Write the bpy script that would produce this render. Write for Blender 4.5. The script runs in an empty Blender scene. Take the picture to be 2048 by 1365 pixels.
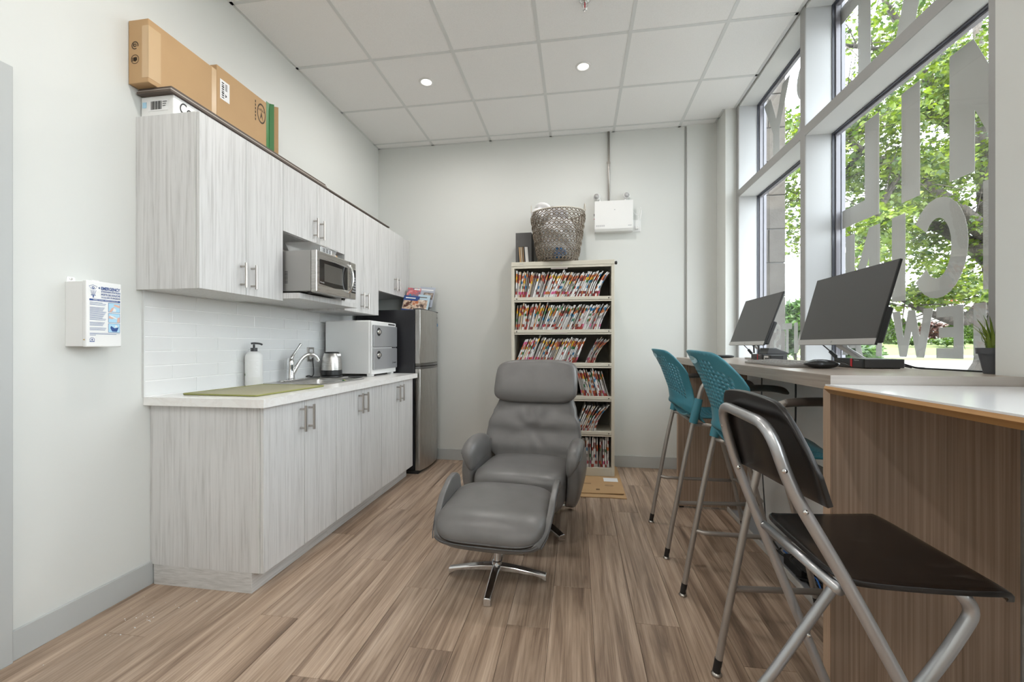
import bpy, bmesh, math, random
from mathutils import Vector, Matrix, Euler
R = random.Random(7)
PI = math.pi
S = bpy.context.scene
C = S.collection

# ------------------------------------------------------------------ camera, sky, sun, exposure
HC = 1.175
YAW = math.atan(130.5 / 846.0)
cam = bpy.data.cameras.new('camera'); cam_o = bpy.data.objects.new('camera', cam); C.objects.link(cam_o)
cam.sensor_width = 36.0; cam.lens = 846.0 / 2048.0 * 36.0; cam.shift_y = 9.5 / 2048.0
cam.clip_start = 0.02; cam.clip_end = 300
cam_o.location = (0, 0, HC); cam_o.rotation_euler = (PI / 2, 0, YAW)
S.camera = cam_o

world = bpy.data.worlds.new('World'); S.world = world; world.use_nodes = True
wb = world.node_tree.nodes['Background']
wb.inputs['Color'].default_value = (0.90, 0.95, 1.0, 1); wb.inputs['Strength'].default_value = 7.5

sun = bpy.data.lights.new('sun', 'SUN'); sun.energy = 12.0; sun.angle = math.radians(0.6); sun.color = (1.0, 0.94, 0.82)
sun_o = bpy.data.objects.new('sun', sun); C.objects.link(sun_o)
sun_o.rotation_euler = (math.radians(33), math.radians(0), math.radians(-62))   # high, coming over the roof from behind the building
sun_o.location = (-6, -4, 12)

S.view_settings.view_transform = 'Standard'; S.view_settings.look = 'None'
S.view_settings.gamma = 1.0; S.view_settings.use_curve_mapping = False
S.view_settings.exposure = 0.05
try:
    cy = S.cycles
    cy.use_denoising = True; cy.max_bounces = 8; cy.diffuse_bounces = 5; cy.glossy_bounces = 4
    cy.transmission_bounces = 6; cy.transparent_max_bounces = 16
    cy.sample_clamp_indirect = 6.0; cy.adaptive_threshold = 0.02; cy.caustics_reflective = False; cy.caustics_refractive = False
except Exception: pass
LAMP = 9.5        # watts of one ceiling downlight

# ------------------------------------------------------------------ mesh helpers
class MB:
    def __init__(s): s.v = []; s.f = []; s.m = []
    def add(s, vs, fs, mi=0):
        o = len(s.v); s.v += [tuple(p) for p in vs]
        for k, f in enumerate(fs):
            s.f.append(tuple(i + o for i in f)); s.m.append(mi if isinstance(mi, int) else mi[k])
        return s
    def box(s, x0, x1, y0, y1, z0, z1, mi=0, M=None):
        vs = [(x, y, z) for x in (x0, x1) for y in (y0, y1) for z in (z0, z1)]
        if M: vs = [M @ Vector(p) for p in vs]
        return s.add(vs, [(0, 1, 3, 2), (4, 6, 7, 5), (0, 4, 5, 1), (2, 3, 7, 6), (0, 2, 6, 4), (1, 5, 7, 3)], mi)
    def prism(s, pts, axis, a, b, mi=0, M=None):
        # pts: 2D outline, extruded along axis from a to b
        def P(p, t):
            q = {'x': (t, p[0], p[1]), 'y': (p[0], t, p[1]), 'z': (p[0], p[1], t)}[axis]
            return M @ Vector(q) if M else q
        n = len(pts)
        vs = [P(p, a) for p in pts] + [P(p, b) for p in pts]
        fs = [tuple(range(n))[::-1], tuple(range(n, 2 * n))] + [(i, (i + 1) % n, n + (i + 1) % n, n + i) for i in range(n)]
        return s.add(vs, fs, mi)
    def ring_loft(s, rings, cap=True, mi=0, closed=False):
        n = len(rings[0]); vs = [p for r in rings for p in r]; fs = []
        L = len(rings)
        for k in range(L if closed else L - 1):
            a = k * n; b = ((k + 1) % L) * n
            for i in range(n):
                j = (i + 1) % n
                fs.append((a + i, a + j, b + j, b + i))
        if cap and not closed:
            fs.append(tuple(range(n))[::-1]); fs.append(tuple(range((L - 1) * n, L * n)))
        return s.add(vs, fs, mi)
    def tube(s, pts, r, seg=10, mi=0, closed=False, cap=True):
        P = [Vector(p) for p in pts]; n = len(P)
        rs = r if isinstance(r, (list, tuple)) else [r] * n
        T = []
        for i in range(n):
            a = P[(i - 1) % n] if (closed or i > 0) else P[i]
            b = P[(i + 1) % n] if (closed or i < n - 1) else P[i]
            d = b - a; T.append(d.normalized() if d.length > 1e-9 else Vector((0, 0, 1)))
        up = Vector((0, 0, 1)) if abs(T[0].z) < 0.9 else Vector((1, 0, 0))
        N = (up - T[0] * up.dot(T[0])).normalized(); rings = []
        for i in range(n):
            N = N - T[i] * N.dot(T[i])
            if N.length < 1e-6: N = T[i].orthogonal()
            N.normalize(); B = T[i].cross(N)
            rings.append([P[i] + (N * math.cos(2 * PI * k / seg) + B * math.sin(2 * PI * k / seg)) * rs[i] for k in range(seg)])
        return s.ring_loft(rings, cap, mi, closed)
    def lathe(s, prof, c=(0, 0, 0), seg=24, mi=0, axis='z'):
        rings = []
        for r, h in prof:
            ring = []
            for k in range(seg):
                a = 2 * PI * k / seg; x, y = r * math.cos(a), r * math.sin(a)
                p = {'z': (x, y, h), 'x': (h, x, y), 'y': (x, h, y)}[axis]
                ring.append((p[0] + c[0], p[1] + c[1], p[2] + c[2]))
            rings.append(ring)
        return s.ring_loft(rings, True, mi)
    def grid(s, fn, nu, nv, mi=0):
        vs = [fn(i / nu, j / nv) for j in range(nv + 1) for i in range(nu + 1)]
        fs = [(j * (nu + 1) + i, j * (nu + 1) + i + 1, (j + 1) * (nu + 1) + i + 1, (j + 1) * (nu + 1) + i) for j in range(nv) for i in range(nu)]
        return s.add(vs, fs, mi)
    def pillow(s, size, k=5.0, n=10, fn=None, mi=0):
        # rounded box (unit super-sphere scaled to half sizes), then fn(x,y,z) -> point
        faces = []; idx = {}; vs = []
        def vid(p):
            q = tuple(round(c, 5) for c in p)
            if q not in idx:
                idx[q] = len(vs)
                L = (abs(p[0]) ** k + abs(p[1]) ** k + abs(p[2]) ** k) ** (1.0 / k)
                w = [c / L * h for c, h in zip(p, size)]
                vs.append(fn(*w) if fn else tuple(w))
            return idx[q]
        for ax in range(3):
            for sg in (-1, 1):
                for i in range(n):
                    for j in range(n):
                        qd = []
                        for (di, dj) in ((0, 0), (1, 0), (1, 1), (0, 1)):
                            a = -1 + 2 * (i + di) / n; b = -1 + 2 * (j + dj) / n
                            p = [0, 0, 0]; p[ax] = sg; p[(ax + 1) % 3] = a; p[(ax + 2) % 3] = b
                            qd.append(vid(p))
                        faces.append(tuple(qd) if sg > 0 else tuple(qd[::-1]))
        return s.add(vs, faces, mi)
    def mesh(s, name, mats, smooth=False):
        me = bpy.data.meshes.new(name); me.from_pydata(s.v, [], s.f)
        for m in (mats if isinstance(mats, (list, tuple)) else [mats]): me.materials.append(m)
        if any(s.m): me.polygons.foreach_set('material_index', s.m)
        if smooth: me.polygons.foreach_set('use_smooth', [True] * len(s.f))
        me.validate(); me.update()
        return me

def smooth_path(pts, n=6, closed=False):
    P = [Vector(p) for p in pts]; out = []; L = len(P)
    for i in range(L if closed else L - 1):
        p0 = P[i - 1] if (closed or i > 0) else P[i]; p1 = P[i]; p2 = P[(i + 1) % L]
        p3 = P[(i + 2) % L] if (closed or i < L - 2) else P[(i + 1) % L]
        for k in range(n):
            t = k / n
            out.append(0.5 * ((2 * p1) + (p2 - p0) * t + (2 * p0 - 5 * p1 + 4 * p2 - p3) * t * t + (3 * p1 - p0 - 3 * p2 + p3) * t ** 3))
    if not closed: out.append(P[-1])
    return out

def fillet(pts, r, n=5):
    P = [Vector(p) for p in pts]; out = [P[0]]
    for i in range(1, len(P) - 1):
        a = (P[i - 1] - P[i]); b = (P[i + 1] - P[i])
        rr = min(r, a.length * 0.49, b.length * 0.49)
        s0 = P[i] + a.normalized() * rr; s1 = P[i] + b.normalized() * rr
        for k in range(n + 1):
            t = k / n; out.append((1 - t) ** 2 * s0 + 2 * t * (1 - t) * P[i] + t * t * s1)
    out.append(P[-1]); return out

def link(name, me, parent=None, loc=None, rot=None):
    o = bpy.data.objects.new(name, me); C.objects.link(o)
    if parent: o.parent = parent
    if loc: o.location = loc
    if rot: o.rotation_euler = rot
    return o
def obj(name, mb, mats, parent=None, smooth=False, bevel=0, bseg=2, autosmooth=None, subsurf=0, loc=None, rot=None):
    o = link(name, mb.mesh(name, mats, smooth or autosmooth is not None), parent, loc, rot)
    if subsurf:
        m = o.modifiers.new('subsurf', 'SUBSURF'); m.levels = subsurf; m.render_levels = subsurf
    if bevel:
        m = o.modifiers.new('bevel', 'BEVEL'); m.width = bevel; m.segments = bseg; m.limit_method = 'ANGLE'; m.angle_limit = math.radians(40)
    if autosmooth is not None:
        try: o.data.set_sharp_from_angle(angle=math.radians(autosmooth))
        except Exception: pass
    return o
def box(name, x0, x1, y0, y1, z0, z1, m, parent=None, bevel=0.0015):
    return obj(name, MB().box(x0, x1, y0, y1, z0, z1), m, parent, bevel=bevel)
def tag(o, label, cat, group=None):
    o['label'] = label; o['category'] = cat
    if group: o['group'] = group
    return o
def struct(o): o['kind'] = 'structure'; return o
def thing(name, label, cat, loc=(0, 0, 0), rotz=0, group=None):
    o = bpy.data.objects.new(name, None); C.objects.link(o); o.empty_display_size = 0.05
    o.location = loc; o.rotation_euler = (0, 0, rotz)
    return tag(o, label, cat, group)
def copy_tree(o, parent=None):
    c = o.copy(); C.objects.link(c); c.parent = parent
    for ch in list(o.children): copy_tree(ch, c)
    return c
_tc = {}
def text_mesh(txt, size, m, bold=0.0, shear=0):
    cu = bpy.data.curves.new('txt', 'FONT'); cu.body = txt; cu.size = size; cu.align_x = 'LEFT'; cu.offset = bold; cu.shear = shear
    o = bpy.data.objects.new('txt', cu); C.objects.link(o)
    bpy.context.view_layer.update()
    dg = bpy.context.evaluated_depsgraph_get()
    me = bpy.data.meshes.new_from_object(o.evaluated_get(dg)); bpy.data.objects.remove(o)
    me.materials.clear(); me.materials.append(m)
    return me
def text(name, txt, size, m, parent, origin, xdir, ydir, width=None, height=None, bold=0.0, off=0.0006, shear=0):
    # flat print lying at origin, running along xdir, upright along ydir; scaled to the wanted width and height
    me = text_mesh(txt, size, m, bold, shear)
    xs = [v.co.x for v in me.vertices]; ys = [v.co.y for v in me.vertices]
    x0, y0 = min(xs), min(ys); w = max(xs) - x0; h = max(ys) - y0
    sx = width / w if width else 1; sy = height / h if height else sx
    xd = Vector(xdir).normalized(); yd = Vector(ydir).normalized(); n = xd.cross(yd)
    for v in me.vertices:
        v.co = Vector(origin) + xd * (v.co.x - x0) * sx + yd * (v.co.y - y0) * sy + n * off
    return link(name, me, parent)

# ------------------------------------------------------------------ materials
def mat(name, col=(0.8, 0.8, 0.8), rough=0.5, metal=0.0, spec=None, coat=0.0, trans=0.0, ior=None, emit=None, estr=0.0, sheen=0):
    m = bpy.data.materials.new(name); m.use_nodes = True
    b = m.node_tree.nodes['Principled BSDF']
    b.inputs['Base Color'].default_value = (*col, 1); b.inputs['Roughness'].default_value = rough; b.inputs['Metallic'].default_value = metal
    if spec is not None: b.inputs['Specular IOR Level'].default_value = spec
    if coat: b.inputs['Coat Weight'].default_value = coat; b.inputs['Coat Roughness'].default_value = 0.1
    if trans: b.inputs['Transmission Weight'].default_value = trans
    if ior: b.inputs['IOR'].default_value = ior
    if emit: b.inputs['Emission Color'].default_value = (*emit, 1); b.inputs['Emission Strength'].default_value = estr
    return m
class NT:
    def __init__(s, m): s.m = m; s.t = m.node_tree; s.b = s.t.nodes['Principled BSDF']
    def n(s, typ, **kw):
        x = s.t.nodes.new(typ)
        for k, v in kw.items(): setattr(x, k, v)
        return x
    def l(s, a, b): s.t.links.new(a, b)
    def coords(s, scale=(1, 1, 1), rand=True, kind='Object'):
        tc = s.n('ShaderNodeTexCoord'); out = tc.outputs[kind]
        if rand:
            oi = s.n('ShaderNodeObjectInfo'); mu = s.n('ShaderNodeMath', operation='MULTIPLY'); mu.inputs[1].default_value = 37.0
            s.l(oi.outputs['Random'], mu.inputs[0])
            ad = s.n('ShaderNodeVectorMath', operation='ADD'); s.l(out, ad.inputs[0]); s.l(mu.outputs[0], ad.inputs[1]); out = ad.outputs[0]
        mp = s.n('ShaderNodeMapping'); mp.inputs['Scale'].default_value = scale; s.l(out, mp.inputs['Vector'])
        return mp.outputs['Vector']
    def noise(s, vec, scale=1, detail=4, rough=0.55, dist=0.0):
        x = s.n('ShaderNodeTexNoise'); x.inputs['Scale'].default_value = scale; x.inputs['Detail'].default_value = detail
        x.inputs['Roughness'].default_value = rough; x.inputs['Distortion'].default_value = dist
        s.l(vec, x.inputs['Vector']); return x
    def ramp(s, fac, stops):
        r = s.n('ShaderNodeValToRGB'); e = r.color_ramp.elements
        while len(e) < len(stops): e.new(0.5)
        for k, (p, c) in enumerate(stops): e[k].position = p; e[k].color = (*c, 1) if len(c) == 3 else c
        s.l(fac, r.inputs['Fac']); return r.outputs['Color']
    def mix(s, fac, a, b, mode='MIX'):
        x = s.n('ShaderNodeMix', data_type='RGBA', blend_type=mode)
        if isinstance(fac, (int, float)): x.inputs[0].default_value = fac
        else: s.l(fac, x.inputs[0])
        for v, i in ((a, 6), (b, 7)):
            if isinstance(v, tuple): x.inputs[i].default_value = (*v, 1)
            else: s.l(v, x.inputs[i])
        return x.outputs[2]
    def bump(s, h, strength=0.1, dist=0.002):
        x = s.n('ShaderNodeBump'); x.inputs['Strength'].default_value = strength; x.inputs['Distance'].default_value = dist
        s.l(h, x.inputs['Height']); s.l(x.outputs[0], s.b.inputs['Normal'])
    def color(s, c): s.l(c, s.b.inputs['Base Color'])

def grain(name, dark, mid, light, scale, rough=0.45, fine=1.0, vary=0.0, fig=0.35, spec=None):
    # scale: along the three object axes; the small number is the direction the grain runs in
    m = mat(name, mid, rough, spec=spec); t = NT(m)
    v = t.coords(scale)
    big = t.noise(v, 0.35, 3, 0.5, 0.6)                # broad figure
    addv = t.n('ShaderNodeVectorMath', operation='MULTIPLY_ADD')
    t.l(big.outputs['Color'], addv.inputs[0]); addv.inputs[1].default_value = (1.6, 1.6, 1.6); t.l(v, addv.inputs[2])
    streak = t.noise(addv.outputs[0], 1.6 * fine, 6, 0.62, 0.2)
    col = t.ramp(streak.outputs['Fac'], [(0.30, dark), (0.50, mid), (0.72, light)])
    tone = t.ramp(big.outputs['Fac'], [(0.3, tuple(c * 0.80 for c in mid)), (0.7, tuple(min(1, c * 1.14) for c in mid))])
    col = t.mix(fig, col, tone)
    if vary:
        oi = t.n('ShaderNodeObjectInfo')
        rc = t.ramp(oi.outputs['Random'], [(0.0, (1 - vary,) * 3), (1.0, (1 + vary * 0.6,) * 3)])
        col = t.mix(1.0, col, rc, 'MULTIPLY')
    t.color(col); t.bump(streak.outputs['Fac'], 0.06, 0.001)
    return m

def paint(name, col, rough=0.55, bump=0.05):
    m = mat(name, col, rough); t = NT(m); n = t.noise(t.coords((1, 1, 1), False), 260, 2); t.bump(n.outputs['Fac'], bump, 0.0006); return m

M = {}
M['wall'] = paint('wall_paint', (0.655, 0.665, 0.64))
M['wall_white'] = paint('knee_wall_paint', (0.76, 0.76, 0.75))
M['trim'] = paint('trim_grey_paint', (0.46, 0.475, 0.47), 0.45)
M['grid'] = mat('ceiling_grid_metal', (0.70, 0.71, 0.70), 0.45)
m = mat('ceiling_tile', (0.80, 0.79, 0.775), 0.85); t = NT(m); n = t.noise(t.coords((1, 1, 1)), 180, 5, 0.7)
t.color(t.ramp(n.outputs['Fac'], [(0.3, (0.84, 0.835, 0.825)), (0.6, (0.90, 0.895, 0.885))])); t.bump(n.outputs['Fac'], 0.25, 0.002); M['tile_c'] = m
def plankmat():
    m = mat('vinyl_plank', (0.35, 0.24, 0.17), 0.36); t = NT(m); v = t.coords((15.0, 0.75, 15.0))
    warp = t.noise(v, 0.55, 3, 0.5); ma = t.n('ShaderNodeVectorMath', operation='MULTIPLY_ADD'); t.l(warp.outputs['Color'], ma.inputs[0]); ma.inputs[1].default_value = (3.2, 1.2, 0); t.l(v, ma.inputs[2])
    band = t.noise(ma.outputs[0], 1.5, 9, 0.60, 0.4)
    fine = t.noise(t.coords((150, 3.2, 150)), 1.0, 3, 0.6)
    col = t.ramp(band.outputs['Fac'], [(0.28, (0.13, 0.087, 0.059)), (0.40, (0.27, 0.188, 0.132)), (0.50, (0.385, 0.28, 0.203)), (0.60, (0.475, 0.358, 0.268)), (0.72, (0.58, 0.46, 0.362))])
    col = t.mix(0.85, col, t.ramp(fine.outputs['Fac'], [(0.32, (0.66, 0.62, 0.60)), (0.52, (1.0, 1.0, 1.0)), (0.70, (1.1, 1.1, 1.1))]), 'MULTIPLY')
    oi = t.n('ShaderNodeObjectInfo'); col = t.mix(1.0, col, t.ramp(oi.outputs['Random'], [(0, (0.94, 0.94, 0.95)), (1, (1.04, 1.03, 1.02))]), 'MULTIPLY')
    t.color(col); t.bump(fine.outputs['Fac'], 0.05, 0.0006); return m
M['plank'] = plankmat()
M['sub'] = mat('floor_underlay', (0.06, 0.045, 0.035), 0.8)
M['lam'] = grain('ash_laminate', (0.465, 0.457, 0.448), (0.625, 0.62, 0.613), (0.70, 0.695, 0.69), (46, 46, 1.5), 0.42, fine=1.2, fig=0.2)
M['lam_h'] = grain('ash_laminate_horizontal', (0.40, 0.39, 0.375), (0.575, 0.565, 0.55), (0.70, 0.69, 0.68), (8, 2.2, 85), 0.42, fig=0.22)
M['lam_in'] = mat('cabinet_interior', (0.55, 0.53, 0.50), 0.5)
M['walnut'] = grain('walnut_laminate', (0.215, 0.150, 0.108), (0.365, 0.265, 0.197), (0.52, 0.40, 0.31), (90, 90, 0.7), 0.42, fine=0.8, fig=0.2)
M['walnut_edge'] = grain('walnut_edge_band', (0.30, 0.20, 0.135), (0.42, 0.295, 0.205), (0.52, 0.38, 0.27), (30, 30, 1.0), 0.45)
M['desk'] = grain('desk_laminate', (0.24, 0.19, 0.15), (0.345, 0.285, 0.235), (0.45, 0.385, 0.33), (60, 1.6, 60), 0.30)
M['desk_end'] = grain('desk_laminate_end', (0.28, 0.25, 0.225), (0.40, 0.365, 0.335), (0.50, 0.465, 0.435), (0.9, 22, 30), 0.30)
m = mat('quartz', (0.82, 0.80, 0.775), 0.22); t = NT(m); n = t.noise(t.coords((1, 1, 1), False), 7, 8, 0.6, 1.8)
t.color(t.ramp(n.outputs['Fac'], [(0.42, (0.83, 0.82, 0.80)), (0.48, (0.79, 0.77, 0.745)), (0.53, (0.83, 0.82, 0.80))])); M['quartz'] = m
M['tile'] = mat('glazed_tile', (0.76, 0.765, 0.76), 0.16, spec=0.5)
M['grout'] = mat('white_grout', (0.92, 0.92, 0.91), 0.8)
def brushed(name, col, rough, scale):
    m = mat(name, col, rough, 1.0); t = NT(m); n = t.noise(t.coords(scale), 1, 3)
    t.l(t.ramp(n.outputs['Fac'], [(0.3, (rough * 0.8,) * 3), (0.7, (rough * 1.25,) * 3)]), t.b.inputs['Roughness']); t.bump(n.outputs['Fac'], 0.03, 0.0005); return m
M['steel'] = brushed('brushed_steel', (0.56, 0.545, 0.525), 0.30, (3, 3, 300))
M['steel_v'] = brushed('brushed_steel_vertical', (0.50, 0.485, 0.465), 0.30, (300, 300, 3))
M['nickel'] = mat('satin_nickel', (0.52, 0.49, 0.46), 0.32, 1.0)
M['chrome'] = mat('chrome', (0.78, 0.78, 0.78), 0.07, 1.0)
M['alu'] = mat('polished_aluminium', (0.74, 0.74, 0.75), 0.13, 1.0)
M['tubeg'] = mat('warm_grey_powder_tube', (0.40, 0.365, 0.335), 0.33, 0.55)
M['silver'] = mat('silver_tube', (0.50, 0.505, 0.52), 0.28, 0.75)
M['black'] = mat('black_plastic', (0.012, 0.012, 0.013), 0.35)
M['blackm'] = mat('black_matte', (0.02, 0.02, 0.021), 0.6)
M['fridge_side'] = mat('black_enamel', (0.016, 0.016, 0.019), 0.22)
M['white_pl'] = mat('white_plastic', (0.78, 0.78, 0.77), 0.35)
M['white_en'] = mat('white_enamel', (0.80, 0.80, 0.79), 0.28)
M['grey_pl'] = mat('grey_plastic', (0.36, 0.37, 0.39), 0.35)
M['dark_pl'] = mat('charcoal_plastic', (0.058, 0.059, 0.063), 0.4)
M['padbrown'] = mat('taupe_arm_pad', (0.095, 0.080, 0.070), 0.36)
M['teal'] = mat('teal_plastic', (0.052, 0.230, 0.300), 0.36)
m = mat('grey_leather', (0.185, 0.175, 0.168), 0.34); t = NT(m)
n = t.n('ShaderNodeTexVoronoi'); n.inputs['Scale'].default_value = 420; t.l(t.coords((1, 1, 1), False), n.inputs['Vector'])
n2 = t.noise(t.coords((1, 1, 1), False), 9, 4, 0.5); t.color(t.ramp(n2.outputs['Fac'], [(0.3, (0.132, 0.126, 0.122)), (0.7, (0.158, 0.151, 0.147))]))
t.bump(n.outputs['Distance'], 0.12, 0.0006); M['leather'] = m
M['leather_d'] = mat('dark_grey_piping', (0.075, 0.075, 0.078), 0.45)
M['thread'] = mat('grey_thread', (0.33, 0.33, 0.33), 0.7)
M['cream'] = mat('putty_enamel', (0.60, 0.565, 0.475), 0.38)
M['cream_d'] = mat('putty_enamel_shaded', (0.20, 0.185, 0.15), 0.5)  # darker copy of the putty enamel, shade inside put into the colour
m = mat('black_brown_wood', (0.016, 0.012, 0.011), 0.27); t = NT(m); v = t.coords((3, 30, 30)); n = t.noise(v, 1.3, 6, 0.6)
n2 = t.noise(t.coords((9, 26, 14)), 1.2, 6, 0.65); wc = t.ramp(n2.outputs['Fac'], [(0.60, (0.0, 0.0, 0.0)), (0.78, (1, 1, 1))])
t.color(t.mix(wc, t.ramp(n.outputs['Fac'], [(0.35, (0.006, 0.0055, 0.005)), (0.65, (0.015, 0.012, 0.011))]), (0.045, 0.038, 0.035))); M['blackwood'] = m
M['card'] = None
m = mat('cardboard', (0.52, 0.335, 0.17), 0.75); t = NT(m); n = t.noise(t.coords((3, 3, 3)), 1, 5)
t.color(t.ramp(n.outputs['Fac'], [(0.3, (0.46, 0.29, 0.145)), (0.7, (0.50, 0.32, 0.16))])); M['card'] = m
M['card_tape'] = mat('clear_tape_on_cardboard', (0.60, 0.42, 0.245), 0.25)
M['card_dark'] = mat('cardboard_edge', (0.30, 0.18, 0.09), 0.8)
M['ink'] = mat('black_ink', (0.02, 0.02, 0.02), 0.6)
M['ink_b'] = mat('brown_ink', (0.07, 0.045, 0.025), 0.7)
M['blue'] = mat('blue_print', (0.028, 0.075, 0.26), 0.5)
M['paleblue'] = mat('pale_blue_print', (0.42, 0.66, 0.82), 0.5)
M['skin'] = mat('skin_tone_print', (0.72, 0.45, 0.36), 0.5)
M['paper'] = mat('white_paper', (0.80, 0.80, 0.80), 0.6)
M['paper2'] = mat('grey_white_paper', (0.66, 0.65, 0.64), 0.6)
M['manila'] = mat('manila_paper', (0.68, 0.56, 0.40), 0.65)
M['green_tape'] = mat('green_tape', (0.025, 0.17, 0.035), 0.45)
M['plank_edge'] = mat('plank_core_dark', (0.10, 0.075, 0.06), 0.6)
M['plank_edge2'] = mat('plank_core_light', (0.42, 0.38, 0.34), 0.6)
M['mat_green'] = None
m = mat('sage_drying_mat', (0.36, 0.345, 0.20), 0.85); t = NT(m); n = t.n('ShaderNodeTexChecker'); n.inputs['Scale'].default_value = 240
t.l(t.coords((1, 1, 1), False), n.inputs['Vector']); n.inputs[1].default_value = (0.43, 0.41, 0.285, 1); n.inputs[2].default_value = (0.36, 0.34, 0.225, 1)
t.color(n.outputs['Color']); t.bump(n.outputs['Fac'], 0.4, 0.001); M['mat_green'] = m
def glassy(name, tint=(1, 1, 1), refl=0.5, rough=0.0, spec=(1, 1, 1)):
    m = bpy.data.materials.new(name); m.use_nodes = True; nt = m.node_tree; nt.nodes.clear()
    o = nt.nodes.new('ShaderNodeOutputMaterial'); mx = nt.nodes.new('ShaderNodeMixShader'); tr = nt.nodes.new('ShaderNodeBsdfTransparent')
    gl = nt.nodes.new('ShaderNodeBsdfGlossy'); gl.inputs['Roughness'].default_value = rough; tr.inputs['Color'].default_value = (*tint, 1)
    gl.inputs['Color'].default_value = (*spec, 1)
    fr = nt.nodes.new('ShaderNodeFresnel'); fr.inputs['IOR'].default_value = 1.45
    mu = nt.nodes.new('ShaderNodeMath'); mu.operation = 'MULTIPLY'; mu.inputs[1].default_value = refl
    nt.links.new(fr.outputs[0], mu.inputs[0]); nt.links.new(mu.outputs[0], mx.inputs['Fac'])
    nt.links.new(tr.outputs[0], mx.inputs[1]); nt.links.new(gl.outputs[0], mx.inputs[2]); nt.links.new(mx.outputs[0], o.inputs['Surface'])
    return m
M['glass'] = glassy('window_glass', (0.97, 0.985, 0.98), 0.11)
M['clear_pl'] = glassy('clear_plastic', (0.72, 0.73, 0.73), 2.2, 0.15)
def milky(name, col, a):
    m = bpy.data.materials.new(name); m.use_nodes = True; nt = m.node_tree; nt.nodes.clear()
    o = nt.nodes.new('ShaderNodeOutputMaterial'); mx = nt.nodes.new('ShaderNodeMixShader'); tr = nt.nodes.new('ShaderNodeBsdfTransparent'); d = nt.nodes.new('ShaderNodeBsdfPrincipled')
    d.inputs['Base Color'].default_value = (*col, 1); d.inputs['Roughness'].default_value = 0.15; mx.inputs['Fac'].default_value = a
    nt.links.new(tr.outputs[0], mx.inputs[1]); nt.links.new(d.outputs[0], mx.inputs[2]); nt.links.new(mx.outputs[0], o.inputs['Surface']); return m
M['tub'] = milky('milky_plastic', (0.75, 0.76, 0.76), 0.38)
M['screen'] = mat('monitor_screen', (0.062, 0.060, 0.059), 0.42)
M['mon_silver'] = mat('monitor_silver', (0.50, 0.49, 0.48), 0.35, 0.4)
M['mw_glass'] = mat('microwave_window', (0.014, 0.013, 0.013), 0.10)
M['mw_mesh'] = mat('microwave_window_mesh', (0.085, 0.08, 0.072), 0.2)
M['mull'] = mat('mullion_anodised', (0.36, 0.355, 0.345), 0.45, 0.0)
M['mull_side'] = mat('frame_white_dimmed', (0.50, 0.51, 0.52), 0.5)  # frame white darkened to offset the strong daylight on the reveals
M['trans'] = mat('frame_white_lightened', (0.70, 0.71, 0.70), 0.5)  # same frame white, lightened to offset weak light on the soffits
M['gasket'] = mat('dark_gasket', (0.07, 0.075, 0.095), 0.4)
M['gasket2'] = mat('frame_lilac_grey', (0.26, 0.255, 0.285), 0.4)
def vinyl():
    m = bpy.data.materials.new('frosted_vinyl'); m.use_nodes = True; nt = m.node_tree; nt.nodes.clear()
    o = nt.nodes.new('ShaderNodeOutputMaterial'); a = nt.nodes.new('ShaderNodeAddShader')
    d = nt.nodes.new('ShaderNodeBsdfDiffuse'); d.inputs['Color'].default_value = (0.54, 0.52, 0.505, 1)
    tr = nt.nodes.new('ShaderNodeBsdfTranslucent'); tr.inputs['Color'].default_value = (0.075, 0.071, 0.069, 1)
    nt.links.new(d.outputs[0], a.inputs[0]); nt.links.new(tr.outputs[0], a.inputs[1]); nt.links.new(a.outputs[0], o.inputs['Surface'])
    return m
M['vinyl'] = vinyl()
M['lens'] = mat('lamp_lens', (0.9, 0.9, 0.9), 0.4, emit=(1.0, 0.93, 0.84), estr=9.0)
def leafmat(name, c1, c2, tr):
    m = bpy.data.materials.new(name); m.use_nodes = True; nt = m.node_tree; t = NT.__new__(NT); t.m = m; t.t = nt; t.b = nt.nodes['Principled BSDF']
    o = [x for x in nt.nodes if x.type == 'OUTPUT_MATERIAL'][0]
    geo = t.n('ShaderNodeNewGeometry')
    col = t.ramp(geo.outputs['Random Per Island'], [(0.0, c1), (1.0, c2)])
    t.b.inputs['Roughness'].default_value = 0.5; t.color(col)
    tl = t.n('ShaderNodeBsdfTranslucent'); mul = t.mix(1.0, col, tr, 'MULTIPLY'); t.l(mul, tl.inputs['Color'])
    a = t.n('ShaderNodeAddShader'); t.l(t.b.outputs[0], a.inputs[0]); t.l(tl.outputs[0], a.inputs[1]); t.l(a.outputs[0], o.inputs['Surface'])
    return m
M['leaf'] = leafmat('maple_leaf', (0.009, 0.030, 0.0010), (0.085, 0.120, 0.0026), (1.0, 1.0, 0.35))
M['leaf2'] = leafmat('lilac_leaf', (0.012, 0.036, 0.006), (0.036, 0.076, 0.012), (1.2, 1.2, 0.8))
M['leaf_c'] = leafmat('cedar_leaf', (0.014, 0.034, 0.004), (0.042, 0.075, 0.008), (0.8, 0.8, 0.5))
M['leaf_r'] = leafmat('copper_leaf', (0.035, 0.013, 0.012), (0.07, 0.035, 0.03), (0.7, 0.6, 0.5))
M['bark'] = None
m = mat('bark', (0.12, 0.095, 0.075), 0.85); t = NT(m); n = t.noise(t.coords((6, 6, 1.2), False), 2.5, 6, 0.7)
t.color(t.ramp(n.outputs['Fac'], [(0.35, (0.022, 0.018, 0.015)), (0.65, (0.095, 0.080, 0.066))])); t.bump(n.outputs['Fac'], 0.9, 0.05); M['bark'] = m
m = mat('grass', (0.10, 0.16, 0.02), 0.85); t = NT(m); n = t.noise(t.coords((1, 1, 1), False), 3, 6, 0.7)
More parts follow.
